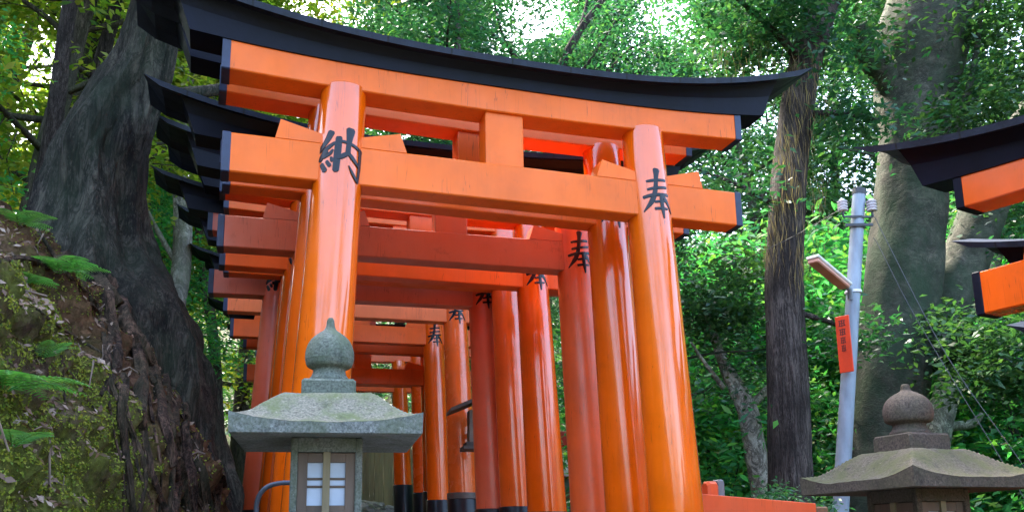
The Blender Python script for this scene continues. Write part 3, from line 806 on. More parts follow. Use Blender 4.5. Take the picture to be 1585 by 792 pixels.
HO = [[(0.0032, 0.3294, 0.0451), (-0.0036, 0.2714, 0.0289), (-0.0187, 0.1689, 0.0277), (-0.0512, 0.0869, 0.0301), (-0.1117, 0.0132, 0.0084)], [(-0.0766, 0.2393, 0.0156), (-0.02, 0.2474, 0.0192), (0.0774, 0.2611, 0.0168)], [(-0.0736, 0.1778, 0.0156), (-0.0136, 0.1894, 0.0192), (0.0807, 0.2065, 0.0168)], [(-0.1068, 0.1197, 0.0204), (-0.0389, 0.1347, 0.0216), (0.0925, 0.1518, 0.0192)], [(0.0137, 0.1416, 0.018), (0.0642, 0.1074, 0.0253), (0.1208, 0.022, 0.012)], [(-0.0277, 0.0835, 0.0156), (0.0285, 0.0938, 0.0156), (0.0721, 0.1006, 0.0132)], [(-0.0308, 0.0323, 0.018), (0.0285, 0.0391, 0.0156), (0.0721, 0.0425, 0.0132)], [(0.021, 0.1347, 0.018), (0.027, 0.046, 0.0253), (0.0324, -0.0305, 0.0108)]]
RP, LEAN, TAP, A_, LN, HN, TN = .16, .04477, .01331, 1.1306, 1.8535, .2614, .0883


def glyph(strokes, fn, fat=1.0):
    """brush strokes laid on a surface: fn(s, z, lift) -> point"""
    mbx = MB()
    for si, st in enumerate(strokes):
        S = curve_pts(st, 5); S[:, 2] *= fat; n = len(S); v = []; f = []
        lift = .0028 + si * .00035
        T_ = np.gradient(S[:, :2], axis=0); T_ /= np.linalg.norm(T_, axis=1)[:, None] + 1e-9
        # brush: swell at the ends of the stroke
        S = np.vstack([[*(S[0, :2] - T_[0] * S[0, 2] * .22), S[0, 2] * .62], S, [*(S[-1, :2] + T_[-1] * S[-1, 2] * .3), S[-1, 2] * .45]])
        T_ = np.vstack([T_[:1], T_, T_[-1:]]); n += 2
        for (s, z, w), t in zip(S, T_):
            p = np.array([-t[1], t[0]])
            for k, l in ((-.5, -.004), (-.5, lift - .0012), (-.36, lift), (0, lift), (.36, lift), (.5, lift - .0012), (.5, -.004)):
                v.append(fn(s + p[0] * w * k, z + p[1] * w * k, l))
        for i in range(n - 1):
            for j in range(6):
                a = i * 7 + j; f.append((a, a + 1, a + 8, a + 7))
        f.append(tuple(range(7))); f.append(tuple(range((n - 1) * 7 + 6, (n - 1) * 7 - 1, -1)))
        mbx.add(v, f)
    return mbx


def torii(idx, label, X, Y, yaw, zn, mp, group, ll=1.0, base_top=None, ring=False, text=True, ground=None, mb_=None, cap='cap'):
    """myojin gate; zn = eye-relative height of the tie beam's underside"""
    zn += E
    g = ground if ground is not None else gpath(Y) + E
    t = empty('torii_gate', (X, Y, g), label, 'torii gate', yaw, group)
    q = zn - g                                        # tie beam underside above the ground
    mbm = mb_ or mp
    bt = (base_top + E - g) if base_top is not None else .72
    for s in (-1, 1):
        mb = MB()
        ax = lambda z: s * (A_ - LEAN * (z - q)); rd = lambda z: RP - TAP * (z - q)
        zs = np.concatenate([np.linspace(-.3, q + .66, 24), [q + .68, q + .688]])
        secs = []
        for i, z in enumerate(zs):
            r = rd(z) - (.008 if i == len(zs) - 1 else 0)
            secs.append([(ax(z) + r * math.cos(2 * math.pi * j / 56), r * math.sin(2 * math.pi * j / 56), z) for j in range(56)])
        p = mb.loft(secs).build('pillar', mp, t, True)
        mb = MB(); secs = []
        for z, e in ((-.3, .016), (bt - .012, .016), (bt, .010)):
            r = rd(z) + e
            secs.append([(ax(z) + r * math.cos(2 * math.pi * j / 40), r * math.sin(2 * math.pi * j / 40), z) for j in range(40)])
        mb.loft(secs).build('base_sleeve', M['sleeve'], p, True)
        if ring:
            mb = MB(); secs = []
            for z, e in ((bt + .001, .008), (bt + .003, .022), (bt + .075, .02), (bt + .08, .006)):
                r = rd(z) + e
                secs.append([(ax(z) + r * math.cos(2 * math.pi * j / 40), r * math.sin(2 * math.pi * j / 40), z) for j in range(40)])
            mb.loft(secs).build('base_ring', M['sleeve_ring'], p, True)
        MB().lathe([(.36, -.3), (.36, .05), (.335, .075), (.24, .08)], 28, ax(0)).build('footing', M['footing'], p, True)
        if text:
            def fn(a, z, l, s=s):
                zz = q + z; r = RP - TAP * z + l; ph = a / .158
                return (s * (A_ - LEAN * z) + r * math.sin(ph), -r * math.cos(ph), zz)
            glyph(NA if s < 0 else HO, fn, 1.22).build('inscription', M['ink'], p)
    L = LN * ll
    nb = MB().box(-L + .02, L - .02, -TN, TN, q, q + HN, .008).build('tie_beam', mbm, t)
    for s in (-1, 1):
        a, b = sorted((s * (L - .052), s * (L + .002)))
        MB().box(a, b, -TN - .004, TN + .004, q - .004, q + HN + .004, .006).build('end_cap', M[cap], nb)
        # wedges driven in over the tie beam on both sides of each pillar
        for inner in (0, 1):
            c = s * A_; o = s if not inner else -s
            u0, u1, u2 = c + o * .10, c + o * (.375 if not inner else .40), c + o * (.405 if not inner else .445)
            z0 = q + HN + .001
            prof = [(u0, z0), (u2, z0), (u1, q + .392), (u0, q + .322)]
            d = TN - .003
            mb = MB(); mb.loft([[(u, -d, z) for u, z in prof], [(u, d, z) for u, z in prof]]).build('wedge', mbm, t)
    MB().box(-.137, .137, -TN + .006, TN - .006, q + HN - .01, q + .66, .006).build('centre_strut', mbm, t)
    # lintel, gently upswept
    def sweep(U, sec): return MB().loft([sec(u) for u in U])
    zb = lambda u: .640 + .0125 * u * u
    zt = lambda u: .822 + .0092 * abs(u) ** 3.0
    ts = .108; c = .007
    U = np.linspace(-1.865, 1.865, 41)
    sec = lambda u, e=0.0: [(u, -ts - e + c, q + zb(u) - e), (u, ts + e - c, q + zb(u) - e), (u, ts + e, q + zb(u) + c - e), (u, ts + e, q + zt(u)),
                            (u, -ts - e, q + zt(u)), (u, -ts - e, q + zb(u) + c - e)]
    lt = sweep(U, sec).build('lintel', mbm, t)
    for s in (-1, 1):
        sweep(sorted(np.array([1.832, 1.86, 1.884]) * s), lambda u: sec(u, .0045)).build('end_cap', M[cap], lt)
    # black top beam, flaring upward
    zl = lambda u: .925 + .0297 * abs(u) ** 2.65
    V = np.linspace(-1, 1, 61)
    def ksec(w):
        ub, ut = w * 2.085, w * 2.20
        um = (ub + ut) / 2
        b, tp = q + zt(ub) + .001, q + zl(ut) + .035
        m = b * .45 + tp * .55
        return [(ub, -.122, b), (ub, .122, b), (um, .134, m), (ut, .175, tp), (ut, -.175, tp), (um, -.134, m)]
    kb = MB().loft([ksec(w) for w in V]).build('top_beam', M['black'], t)
    W_ = np.linspace(-1, 1, 73)
    def lsec(w):
        ub, ut = w * 2.345, w * 2.475
        b, tp = q + zl(ub), q + zl(ut) + .003
        o = .262
        return [(ub, -o, b), (ub, -.16, b + .028), (ub, 0, b + .036), (ub, .16, b + .028), (ub, o, b), (ut, o + .006, tp + .040), (ut, 0, tp + .105), (ut, -o - .006, tp + .040)]
    MB().loft([lsec(w) for w in W_]).build('roof_ledge', M['ledge'], kb)
    return t


O1, O2 = (.80, .135, .012), (.74, .085, .012)
M['paint_front'] = paint('glossy_vermilion', (.86, .132, .002), .16, .8, .3, dirt=.15)
M['paint_second'] = paint('vermilion_second', (.84, .115, .002), .17, .8, .35, dirt=.18)
M['paint_dull'] = paint('dull_brownish_red', (.78, .10, .010), .42, .2, .15, .3, (.5, .1, .05), .3)
M['paint_streaky'] = paint('drip_streaked_vermilion', (.84, .10, .002), .17, .8, .75, dirt=.12)
M['paint_fifth'] = paint('vermilion_fifth', (.82, .10, .004), .2, .7, .35, .08, (.5, .22, .12))
M['paint_faded'] = paint('faded_pinkish_red', (.76, .09, .02), .42, .2, .15, .35, (.56, .17, .10), .3)
M['paint_deep2'] = paint('bright_red_vermilion', (.80, .085, .003), .25, .5, .3, dirt=.2)
M['paint_salmon'] = paint('salmon_vermilion', (.84, .11, .008), .25, .6, .3, .1, (.7, .22, .10), .2)
M['paint_deep'] = paint('deep_vermilion', (.84, .10, .002), .2, .7, .4, dirt=.2)
for k_, c_ in (('front', (.86, .142, .002)), ('second', (.86, .125, .002)), ('streaky', (.84, .10, .002)), ('fifth', (.82, .12, .003)), ('deep', (.84, .10, .002)), ('salmon', (.82, .17, .05)), ('deep2', (.80, .085, .003)), ('dull', (.58, .105, .038)), ('faded', (.66, .15, .085))):
    M['beam_' + k_] = paint('beam_' + k_, c_, .42, .1, .15, .5 if k_ in ('dull', 'faded') else .12, (.5, .16, .10) if k_ in ('dull', 'faded') else (.72, .2, .07), .5 if k_ == 'dull' else .15, spec=.25)
M['paint_deep2_old'] = paint('deep_red_vermilion', (.68, .06, .010), .32, .4, .3, .1, (.4, .1, .06), .25)

GT = 'torii gates along the path'
TT = [
    ('front bright orange gate with large black characters, right behind the two stone lanterns', -.0542, 5.9038, .3187, 2.2868, 'paint_front', None, 1.0, None),
    ('orange gate standing tight behind the front gate, its tie beam showing as thin strip', -.286, 6.5483, .3348, 2.4586, 'paint_second', None, .985, None),
    ('dull brownish red weathered gate, the third from the front', -.5183, 7.3316, .2768, 2.3085, 'paint_dull', None, 1.01, None),
    ('glossy orange gate with pale drip streaks on its right pillar, fourth from the front', -.8579, 8.3544, .3099, 2.4651, 'paint_streaky', None, 1.0, None),
    ('orange gate between the drip streaked gate and the faded pinkish gate', -1.151, 9.3686, .2719, 2.73, 'paint_fifth', None, 1.0, None),
    ('faded pinkish gate with matte tie beam, next in front of the wooden pillar lantern', -1.418, 9.6859, .2557, 2.617, 'paint_faded', (755, 787, 9.97), .993, None),
    ('gate with pale salmon tie beam and brown ringed base carrying the wooden lantern', -1.8492, 11.5423, .2721, 2.9059, 'paint_salmon', (700, 772, 11.85), 1.0, True),
    ('deep orange gate, the next one behind the wooden pillar lantern', -2.2908, 13.2514, .2762, 2.9794, 'paint_deep', (675, 773.5, 13.56), 1.004, None),
    ('deep red gate far up the path, ninth from the front', -2.2914, 13.8878, .284, 2.9509, 'paint_deep2', None, 1.0, None),
    ('deep orange gate with a low tie beam far up the path', -2.4642, 14.5947, .2553, 2.5857, 'paint_deep', None, 1.007, None),
    ('second to last visible red gate at the far end of the tunnel', -2.8465, 16.5344, .266, 2.9062, 'paint_deep2', (648, 762, 16.83), 1.0, None),
    ('farthest visible orange gate at the end of the tunnel beside the board fence', -3.5077, 18.8409, .2651, 3.1967, 'paint_deep', (622, 750, 19.14), 1.017, None)]
for i, (lb, X, Y, yaw, zn, mk, bt, ll, ring) in enumerate(TT):
    b = at(*bt)[2] - E if bt else None
    torii(i, lb, X, Y, yaw, zn, M[mk], GT, ll, b, bool(ring), text=i < 11, mb_=M.get(mk.replace('paint_', 'beam_')))
GR = 'torii gates on the side path at the right edge'
for lb, X, Y, zn in [('nearest gate end cut by the right edge, dark roof over two orange beams', 3.8424, 3.7607, 1.3042),
                     ('gate end behind the nearer right one, its dark roof tip between the two orange beams', 4.86, 4.58, .90),
                     ('lowest dark roof tip at the right edge, third gate of the side path', 5.74, 5.56, .47)]:
    torii(0, lb, X, Y, -1.0256, zn, M['paint_deep'], GR, 1.0, None, text=False, ground=zn + E - 2.95, cap='black')

# ------------------------------------------------------------------ stone lanterns
M['granite'] = stone('speckled_granite', (.155, .15, .118), (.095, .118, .05), .9, (.035, .045, .034))
M['granite_face'] = stone('blue_grey_granite', (.165, .175, .165), (.09, .11, .065), .6, (.035, .042, .04))
M['granite_knob'] = stone('green_grey_granite', (.125, .14, .115), (.07, .095, .055), .75, (.025, .035, .03))
M['brown_stone'] = stone('brown_sandstone', (.075, .058, .046), (.055, .05, .028), .6, (.018, .014, .012))
M['brown_roof'] = stone('olive_brown_roof_stone', (.085, .074, .054), (.07, .075, .03), .8, (.022, .02, .016))
M['wood'] = simple('brown_window_wood', (.095, .06, .042), .6, .35, 10, .3, stretch=(1, 1, .15))
M['wood_light'] = simple('light_wood_post', (.19, .15, .085), .65, .3, 10, .3, stretch=(1, 1, .15))
M['paper'] = simple('white_window_paper', (.42, .48, .60), .6, .12, 6, .03)


def lantern(name, label, X, Y, yaw, g, z_eave, half, roof_h, top_half, ball, box_half, box_h, mats, eave_t=.075, lift=.05, onion=False):
    """square stone lantern; z_eave = eye-relative underside of the eaves"""
    mroof, mface, mknob = mats
    t = empty(name, (X, Y, g + E), label, 'stone lantern', yaw, 'stone lanterns before the front gate')
    ze = z_eave - g
    # roof: concave slopes, corners turned up, thick eaves
    n = 28; xs_ = np.linspace(-1, 1, 2 * n + 1); v = []; f = []; k = len(xs_)
    def prof(m):
        m0 = top_half / half
        if m <= m0: return roof_h
        u = (m - m0) / (1 - m0)
        return roof_h * (.55 * (.5 + .5 * math.cos(math.pi * u)) + .45 * (1 - u) ** 1.7)
    for b in xs_:
        for a in xs_:
            m = max(abs(a), abs(b)); cn = min(abs(a), abs(b)) / max(m, 1e-6)
            z = ze + eave_t + prof(m) * .93 + lift * cn ** 3 * m ** 3
            w = mnoise.fractal(Vector((a * 3 + X * 3, b * 3, 2)), .9, 2, 4) * .006
            v.append((a * half, b * half, z + w))
    for j in range(k - 1):
        for i in range(k - 1): f.append((j * k + i, j * k + i + 1, (j + 1) * k + i + 1, (j + 1) * k + i))
    rim = [(i, 0) for i in range(k)] + [(k - 1, j) for j in range(1, k)] + [(i, k - 1) for i in range(k - 2, -1, -1)] + [(0, j) for j in range(k - 2, 0, -1)]
    ids = [j * k + i for i, j in rim]
    roof = MB().add(v, f).build('roof', mroof, t, True)
    # eaves band and underside
    mb = MB(); s_in = .965
    r0_ = [(v[q][0], v[q][1], v[q][2] - .001) for q in ids]
    r1 = [(v[q][0] * .992, v[q][1] * .992, ze + .004) for q in ids]
    r1b = [(v[q][0] * s_in, v[q][1] * s_in, ze) for q in ids]
    r2 = [(v[q][0] * (box_half + .02) / half, v[q][1] * (box_half + .02) / half, ze + .012) for q in ids]
    r3 = [(x * .97, y * .97, z - .012) for x, y, z in r0_]
    mb.loft([r3, r0_, r1, r1b, r2], caps=True)
    mb.build('eaves', mface, roof)
    zt_ = ze + eave_t + roof_h * .93
    ph = ball * .72
    MB().box(-ball * 1.08, ball * 1.08, -ball * 1.08, ball * 1.08, zt_ - .02, zt_ + ph, .012).build('plinth', mknob, t)
    b0 = zt_ + ph; r = ball
    pf_ = [(r * .80, b0 - .005), (r * .82, b0 + r * .10), (r * .72, b0 + r * .22), (r * .66, b0 + r * .38), (r * .70, b0 + r * .46), (r * .92, b0 + r * .56), (r * 1.0, b0 + r * .80), (r * 1.0, b0 + r * 1.05),
           (r * .93, b0 + r * 1.32), (r * .76, b0 + r * 1.56), (r * .50, b0 + r * 1.74), (r * .27, b0 + r * 1.86), (r * .20, b0 + r * 1.95), (r * .17, b0 + r * 2.12), (r * .10, b0 + r * 2.18)]
    if onion:
        pf_ = pf_[:7] + [(r * 1.0, b0 + r * .78), (r * 1.0, b0 + r * 1.02), (r * .93, b0 + r * 1.28), (r * .76, b0 + r * 1.52), (r * .50, b0 + r * 1.71), (r * .27, b0 + r * 1.85), (r * .18, b0 + r * 2.0), (r * .15, b0 + r * 2.2), (r * .08, b0 + r * 2.3)]
    pf_ = [tuple(p) for p in curve_pts([(a, b0 + (b - b0) * (1.2 if onion else 1.0)) for a, b in pf_], 3)]
    MB().lathe(pf_, 36).build('jewel_finial', mknob, t, True)
    # firebox with timber window on the four sides
    z0 = ze - box_h
    fb = MB()
    post = box_half * .20
    fb.box(-box_half + .03, box_half - .03, -box_half + .03, box_half - .03, z0, ze + .01)
    for sx in (-1, 1):
        for sy in (-1, 1):
            a, b = sorted((sx * box_half, sx * (box_half - post))); c_, d_ = sorted((sy * box_half, sy * (box_half - post)))
            fb.box(a, b, c_, d_, z0 - .001, ze + .011, .005)
    for k_ in range(4):
        co, si = [(1, 0), (0, 1), (-1, 0), (0, -1)][k_]
        def side(bx, y0=0):
            mm = MB().box(*bx, .002)
            mm.v = [(x * co - y * si, x * si + y * co, z) for x, y, z in mm.v]
            return mm
        bh = box_half
        for zz0, zz1 in ((ze - .052, ze + .0105), (z0 - .0005, z0 + .03)):
            q = side((-bh + post, bh - post, -bh + .001, -bh + .06, zz0, zz1)); fb.add(q.v, q.f)
    fbo = fb.build('firebox', mface, t)
    for k_ in range(4):
        co, si = [(1, 0), (0, 1), (-1, 0), (0, -1)][k_]
        wm = MB(); iw = box_half - post; zt2, zb2 = ze - .055, z0 + .032
        fr = iw * .34
        def put(m_, x0, x1, y0, y1, za, zb_):
            q = MB().box(x0, x1, y0, y1, za, zb_, .002)
            m_.add([(x * co - y * si, x * si + y * co, z) for x, y, z in q.v], q.f)
        yb = -box_half
        put(wm, -iw, -iw + fr, yb + .014, yb + .05, zb2, zt2); put(wm, iw - fr, iw, yb + .014, yb + .05, zb2, zt2)
        put(wm, -iw + fr, iw - fr, yb + .015, yb + .05, zt2 - fr, zt2 - .0005); put(wm, -iw + fr, iw - fr, yb + .015, yb + .05, zb2 + .0005, zb2 + fr * .8)
        mid = (zt2 + zb2) / 2
        for dz in (-.016, .018): put(wm, -iw + fr, iw - fr, yb + .020, yb + .046, mid + dz - .005, mid + dz + .005)
        win = wm.build('window_frame', M['wood'], fbo)
        pm = MB(); put(pm, -.016, .016, yb + .004, yb + .052, zb2 - .02, zt2 + .02); pm.build('centre_post', M['wood_light'], fbo)
        pm = MB(); put(pm, -iw + fr * .6, iw - fr * .6, yb + .028, yb + .034, zb2 + .01, zt2 - .01); pm.build('paper_pane', M['paper'], fbo)
    # platform, shaft, base
    MB().loft([[(sx * a, sy * a, z) for sx, sy in ((-1, -1), (1, -1), (1, 1), (-1, 1))] for a, z in ((box_half * .75, z0 - .20), (box_half * 1.5, z0 - .10), (box_half * 1.5, z0 - .002))]).build('platform', mface, t)
    MB().lathe([(box_half * .62, .2), (box_half * .60, z0 * .5), (box_half * .62, z0 - .20)], 24).build('shaft', mface, t, True)
    MB().box(-half * .8, half * .8, -half * .8, half * .8, -.2, .1, .02).box(-half * .6, half * .6, -half * .6, half * .6, .101, .2, .02).build('base', mface, t)
    return t


p = at(503, 676, 3.74); p[0] -= .072
lantern('stone_lantern', 'grey green granite lantern with lichen and white paper windows in front of the left pillar', p[0], 3.74 + .40, .20, -.95,
        at(503, 678, 3.74)[2] - E + .022, .40, .165, .185, .112, .155, .35, (M['granite'], M['granite_face'], M['granite_knob']), .050, .044, True)
p = at(1418, 757, 4.66)
lantern('stone_lantern', 'brown weathered stone lantern seen corner on at the lower right edge', p[0], 4.66, R(21), -1.0,
        at(1418, 757, 4.2)[2] - E + .01, .40, .165, .175, .122, .17, .36, (M['brown_roof'], M['brown_stone'], M['brown_stone']), .05, .05)

# ------------------------------------------------------------------ small wooden lantern on a gate pillar
M['dark_wood'] = simple('dark_weathered_wood', (.055, .042, .036), .65, .35, 9, .3)
M['grey_wood'] = simple('grey_lantern_wood', (.15, .12, .095), .65, .3, 9, .3)
p = at(739, 697, 11.28)
wl = empty('wooden_lantern', tuple(p), 'small dark wooden lantern with pitched roof fixed to a pillar of the salmon gate', 'wooden lantern', .2)
MB().box(-.20, .20, -.17, .17, 0, .05, .006).box(-.16, .16, -.13, .13, .051, .10, .006).build('base', M['dark_wood'], wl)
bx = MB().box(-.115, .115, -.10, .10, .10, .50, .004).build('box', M['grey_wood'], wl)
mm = MB()
for co, si in ((1, 0), (0, 1), (-1, 0), (0, -1)):
    v_ = [(.032 * math.cos(a), -.102 if si == 0 else -.117, .30 + .05 * math.sin(a)) for a in np.linspace(0, 2 * math.pi, 17)[:-1]]
    mm.add([(x * co - y * si, x * si + y * co, z) for x, y, z in v_], [tuple(range(16))])
mm.build('round_opening_shade', M['ink'], bx)  # flat dark discs paint the opening's inner shade onto the solid box
MB().loft([[(-.36, y, .46), (-.36, y, .50), (0, y, .66), (.36, y, .50), (.36, y, .46), (0, y, .61)] for y in (-.26, .26)]).build('roof', M['dark_wood'], wl)
MB().box(-.03, .03, .10, .42, .22, .28, .004).build('bracket', M['dark_wood'], wl)

# ------------------------------------------------------------------ utility pole, lamp, sign, cables
M['galv'] = simple('pale_grey_pole_paint', (.20, .245, .30), .5, .3, 7, .15, metal=.1, stretch=(1, 1, .3))
M['iron'] = simple('dark_iron', (.03, .032, .04), .5, .3, 8, .2)
M['porcelain'] = simple('white_porcelain', (.62, .58, .62), .25, .1, 8, .03, coat=.4)
M['lamp_white'] = simple('white_lamp_housing', (.70, .68, .68), .4, .1, 6, .05)
M['lamp_lens'] = simple('reddish_plastic_lens', (.55, .27, .2), .35, .15, 6, .05)
M['sign_red'] = simple('red_sign_paint', (.68, .05, .012), .45, .2, 6, .08)
M['sign_ink'] = simple('faded_sign_ink', (.10, .012, .010), .6, .3, 9, .05)
pt = at(1330, 293, 10); pb = at(1301, 790, 10)
dr = (pb - pt) / (pt[2] - pb[2]); gz = ground_z(pb[0], 10) - .2
pg = pt + dr * (pt[2] - gz)
pole = empty('utility_pole', tuple(pg), 'grey metal utility pole with insulators and a street lamp in front of the massive trunk', 'utility pole')
lp = lambda z: (pt + dr * (pt[2] - z)) - pg
zz = np.linspace(pt[2] - .07, gz, 12)
MB().tube([lp(z) for z in zz], list(np.interp(zz, [gz, pt[2]], [.098, .074])), 28).build('shaft', M['galv'], pole, True)
MB().tube([lp(pt[2] - .072), lp(pt[2] - .004), lp(pt[2])], [.080, .080, .070], 28).build('top_cap', M['iron'], pole, True)
for zpx, rr2, hh in ((352, .084, .035),):
    z = at(1326, zpx, 10)[2]
    MB().tube([lp(z + hh / 2), lp(z - hh / 2)], [rr2, rr2], 28).build('clamp_band', M['iron'], pole, True)
    c0 = lp(z); MB().box(c0[0] - .17, c0[0] + .15, c0[1] - .10, c0[1] - .083, z - pg[2] - .018, z - pg[2] + .018, .003).build('crossarm', M['iron'], pole)
for px_ in (1304, 1349):
    c0 = at(px_, 319, 9.93) - pg; h = .062
    pr = []
    for k_ in range(4):
        b = -h + k_ * .034
        pr += [(.034, b), (.058, b + .006), (.060, b + .016), (.036, b + .024)]
    pr += [(.03, h + .02), (.015, h + .026)]
    io = MB().lathe([(r, c0[2] + z) for r, z in pr], 20, c0[0], c0[1]).build('insulator', M['porcelain'], pole, True)
    MB().lathe([(.014, c0[2] - .13), (.014, c0[2] - h)], 10, c0[0], c0[1]).box(min(c0[0], lp(c0[2] + pg[2])[0]), max(c0[0], lp(c0[2] + pg[2])[0]), c0[1] - .012, c0[1] + .012, c0[2] - .142, c0[2] - .118).build('insulator_pin', M['iron'], io, False)
# lamp: slanting box with a lens below
la, lb_ = at(1310, 443, 9.85) - pg, at(1257, 399, 9.35) - pg
ax_ = Vector(lb_ - la); Ln = ax_.length; ax_.normalize()
sd = ax_.cross(Vector((0, 0, 1))).normalized(); upv = sd.cross(ax_).normalized()
def oriented(o, x0, x1, y0, y1, z0, z1, c=.004):
    m_ = MB().box(x0, x1, y0, y1, z0, z1, c)
    m_.v = [tuple(Vector(o) + ax_ * x + sd * y + upv * z) for x, y, z in m_.v]
    return m_
lh = oriented(la, .0, Ln, -.075, .075, -.004, .035, .01).build('lamp_housing', M['lamp_white'], pole)
oriented(la, .03, Ln - .015, -.066, .066, -.05, -.003, .012).build('lens', M['lamp_lens'], lh)
ptp = lp(at(1318, 452, 10)[2])
MB().tube([la + np.array([.0, .0, .0]), la + np.array([.05, .03, -.03]), la + np.array([.055, .06, -.12]), np.array([ptp[0] - .06, ptp[1] - .05, ptp[2] - .05])], [.028, .03, .028, .026], 10).build('lamp_bracket', M['galv'], pole, True)
MB().tube([ptp + np.array([0, 0, .014]), ptp - np.array([0, 0, .014])], [.094, .094], 28).build('lamp_clamp', M['lamp_white'], pole, True)
# sign
sc_ = at(1307, 532, 9.85)
sg = empty('notice_sign', tuple(sc_ - np.array([0, 0, .32])), 'narrow upright red sign with dark characters on the grey pole', 'sign', R(-46))
bd = MB().box(-.08, .08, -.008, .008, 0, .64, .003).build('board', M['sign_red'], sg)
marks = []
for k_, cz in enumerate((.555, .455, .36, .27)):
    w = [.038, .034, .028, .024][k_]; t_ = [.012, .011, .008, .006][k_]
    marks += [[(-w, cz + .03, t_), (w, cz + .032, t_)], [(-w * .8, cz, t_), (w * .8, cz + .002, t_)], [(-w, cz - .028, t_), (w, cz - .026, t_)], [(0, cz + .04, t_), (0, cz - .036, t_)], [(-w * .7, cz + .03, t_), (-w * .75, cz - .03, t_)], [(w * .7, cz + .03, t_), (w * .7, cz - .03, t_)]]
glyph(marks, lambda s, z, l: (s - .005, -.0085 - max(l, 0) * .4, z)).build('lettering', M['sign_ink'], bd)
MB().box(-.03, .03, .0085, .05, .5, .53).box(-.03, .03, .0085, .05, .1, .13).build('bracket', M['iron'], sg)


def cable(label, pts, r=.006, sag=.05):
    P = curve_pts([np.array(p) for p in pts], 10)
    t = np.linspace(0, 1, len(P)); P[:, 2] -= sag * 4 * t * (1 - t)
    o = MB().tube([tuple(p) for p in P], r, 6).build('cable', M['iron'], None, True)
    return tag(o, label, 'cable', 'cables strung from the grey pole')


cable('upper thin cable dropping from the pole to the right past the massive trunk', [at(1345, 345, 9.95), at(1352, 334, 9.9), at(1372, 372, 9.8), at(1465, 549, 9.2), at(1583, 719, 8.6), at(1700, 900, 8.2)], .004, 0)
cable('lower thin cable dropping from the pole to the right towards the stone lantern', [at(1352, 368, 9.95), at(1362, 384, 9.9), at(1418, 492, 9.5), at(1548, 708, 8.7), at(1650, 880, 8.2)], .004, 0)
cable('thin cable running left from the pole behind the front gate', [at(1304, 322, 9.93), at(1190, 372, 11.5), at(1060, 425, 13.5), at(900, 470, 17)], .005, .12)

# ------------------------------------------------------------------ fence, rail, board fence, hut
M['fence_paint'] = paint('faded_orange_fence_paint', (.72, .085, .012), .5, .1, .2, .3, (.55, .15, .08), .5, spec=.25)
M['fence_end'] = simple('brown_wood', (.16, .085, .035), .7, .35, 7, .3)
M['cap_grey'] = simple('grey_post_cap', (.13, .15, .16), .5, .25, 8, .2)
fa, fb_ = at(1086, 764, 6.75), at(1258, 778.5, 7.25)
fd = (fb_ - fa); fl = math.hypot(fd[0], fd[1]); fy = math.atan2(fd[1], fd[0])
gz = gpath(6.9) + E
fen = empty('orange_fence', (fa[0], fa[1], gz), 'low orange wooden fence running right from the front gate pillar', 'fence', fy)
zt0, zt1 = fa[2] - gz, fb_[2] - gz
rl = MB().loft([[(u, -.03, z - .20), (u, .03, z - .20), (u, .03, z - .004), (u, .026, z), (u, -.026, z), (u, -.03, z - .004)] for u, z in ((-.02, zt0), (fl, zt1))]).build('rail', M['fence_paint'], fen)
MB().loft([[(u, -.025, z - .70), (u, .025, z - .70), (u, .025, z - .55), (u, -.025, z - .55)] for u, z in ((-.02, zt0), (fl, zt1))]).build('rail', M['fence_paint'], fen)
u1 = fl * .135
po = MB().box(u1 - .05, u1 + .05, .034, .13, -.5, zt0 + .10, .02).build('post', M['fence_paint'], fen)
MB().box(u1 + .052, u1 + .11, .04, .125, -.5, zt0 + .115, .012).build('stay_post', M['cap_grey'], fen)
MB().box(fl + .001, fl + .13, -.035, .05, -.9, zt1 - .025, .01).build('end_post', M['fence_end'], fen)

M['pipe'] = simple('grey_blue_pipe', (.05, .06, .08), .45, .25, 8, .1, metal=.3)
hp = [at(399, 850, 4.9), at(397, 800, 4.9), at(397, 782, 4.9), at(402, 765, 4.9), at(415, 752, 4.9), at(434, 747, 4.92), at(452, 746.5, 4.95), at(505, 748, 5.05)]
hp = [hp[0] - np.array([0, 0, .6])] + hp
hb = np.array(hp[0])
h0 = empty('handrail', tuple(hb), 'bent grey pipe handrail beside the left stone lantern', 'handrail')
MB().tube(local(h0, curve_pts(hp, 5)), .0135, 14).build('pipe', M['pipe'], h0, True)
pe = at(505, 748, 5.05) - hb
MB().tube([pe, pe - np.array([0, 0, 1.1])], .0135, 12).build('leg', M['pipe'], h0, True)

M['board'] = simple('mossy_yellow_board', (.22, .185, .075), .75, .4, 3, .3, stretch=(1, 1, .2))
c0, c1 = at(520, 765, 20.5), at(650, 765, 21.5)
bf_ = empty('board_fence', tuple(c0 - np.array([0, 0, .35])), 'mossy yellow board fence closing the far end of the path', 'fence', math.atan2(c1[1] - c0[1], c1[0] - c0[0]))
bl = math.hypot(*(c1 - c0)[:2]); mb = MB(); nbrd = 18
rq = random.Random(9)
for k_ in range(nbrd):
    u = bl * k_ / nbrd
    mb.box(u, u + bl / nbrd - .008, rq.uniform(-.008, .008), .022 + rq.uniform(-.004, .004), -.3, 1.45 + rq.uniform(-.03, .03), .003)
mb.build('boards', M['board'], bf_)
MB().box(0, bl, .032, .075, .25, .33).box(0, bl, .032, .075, 1.05, 1.13).build('rail', M['fence_end'], bf_)
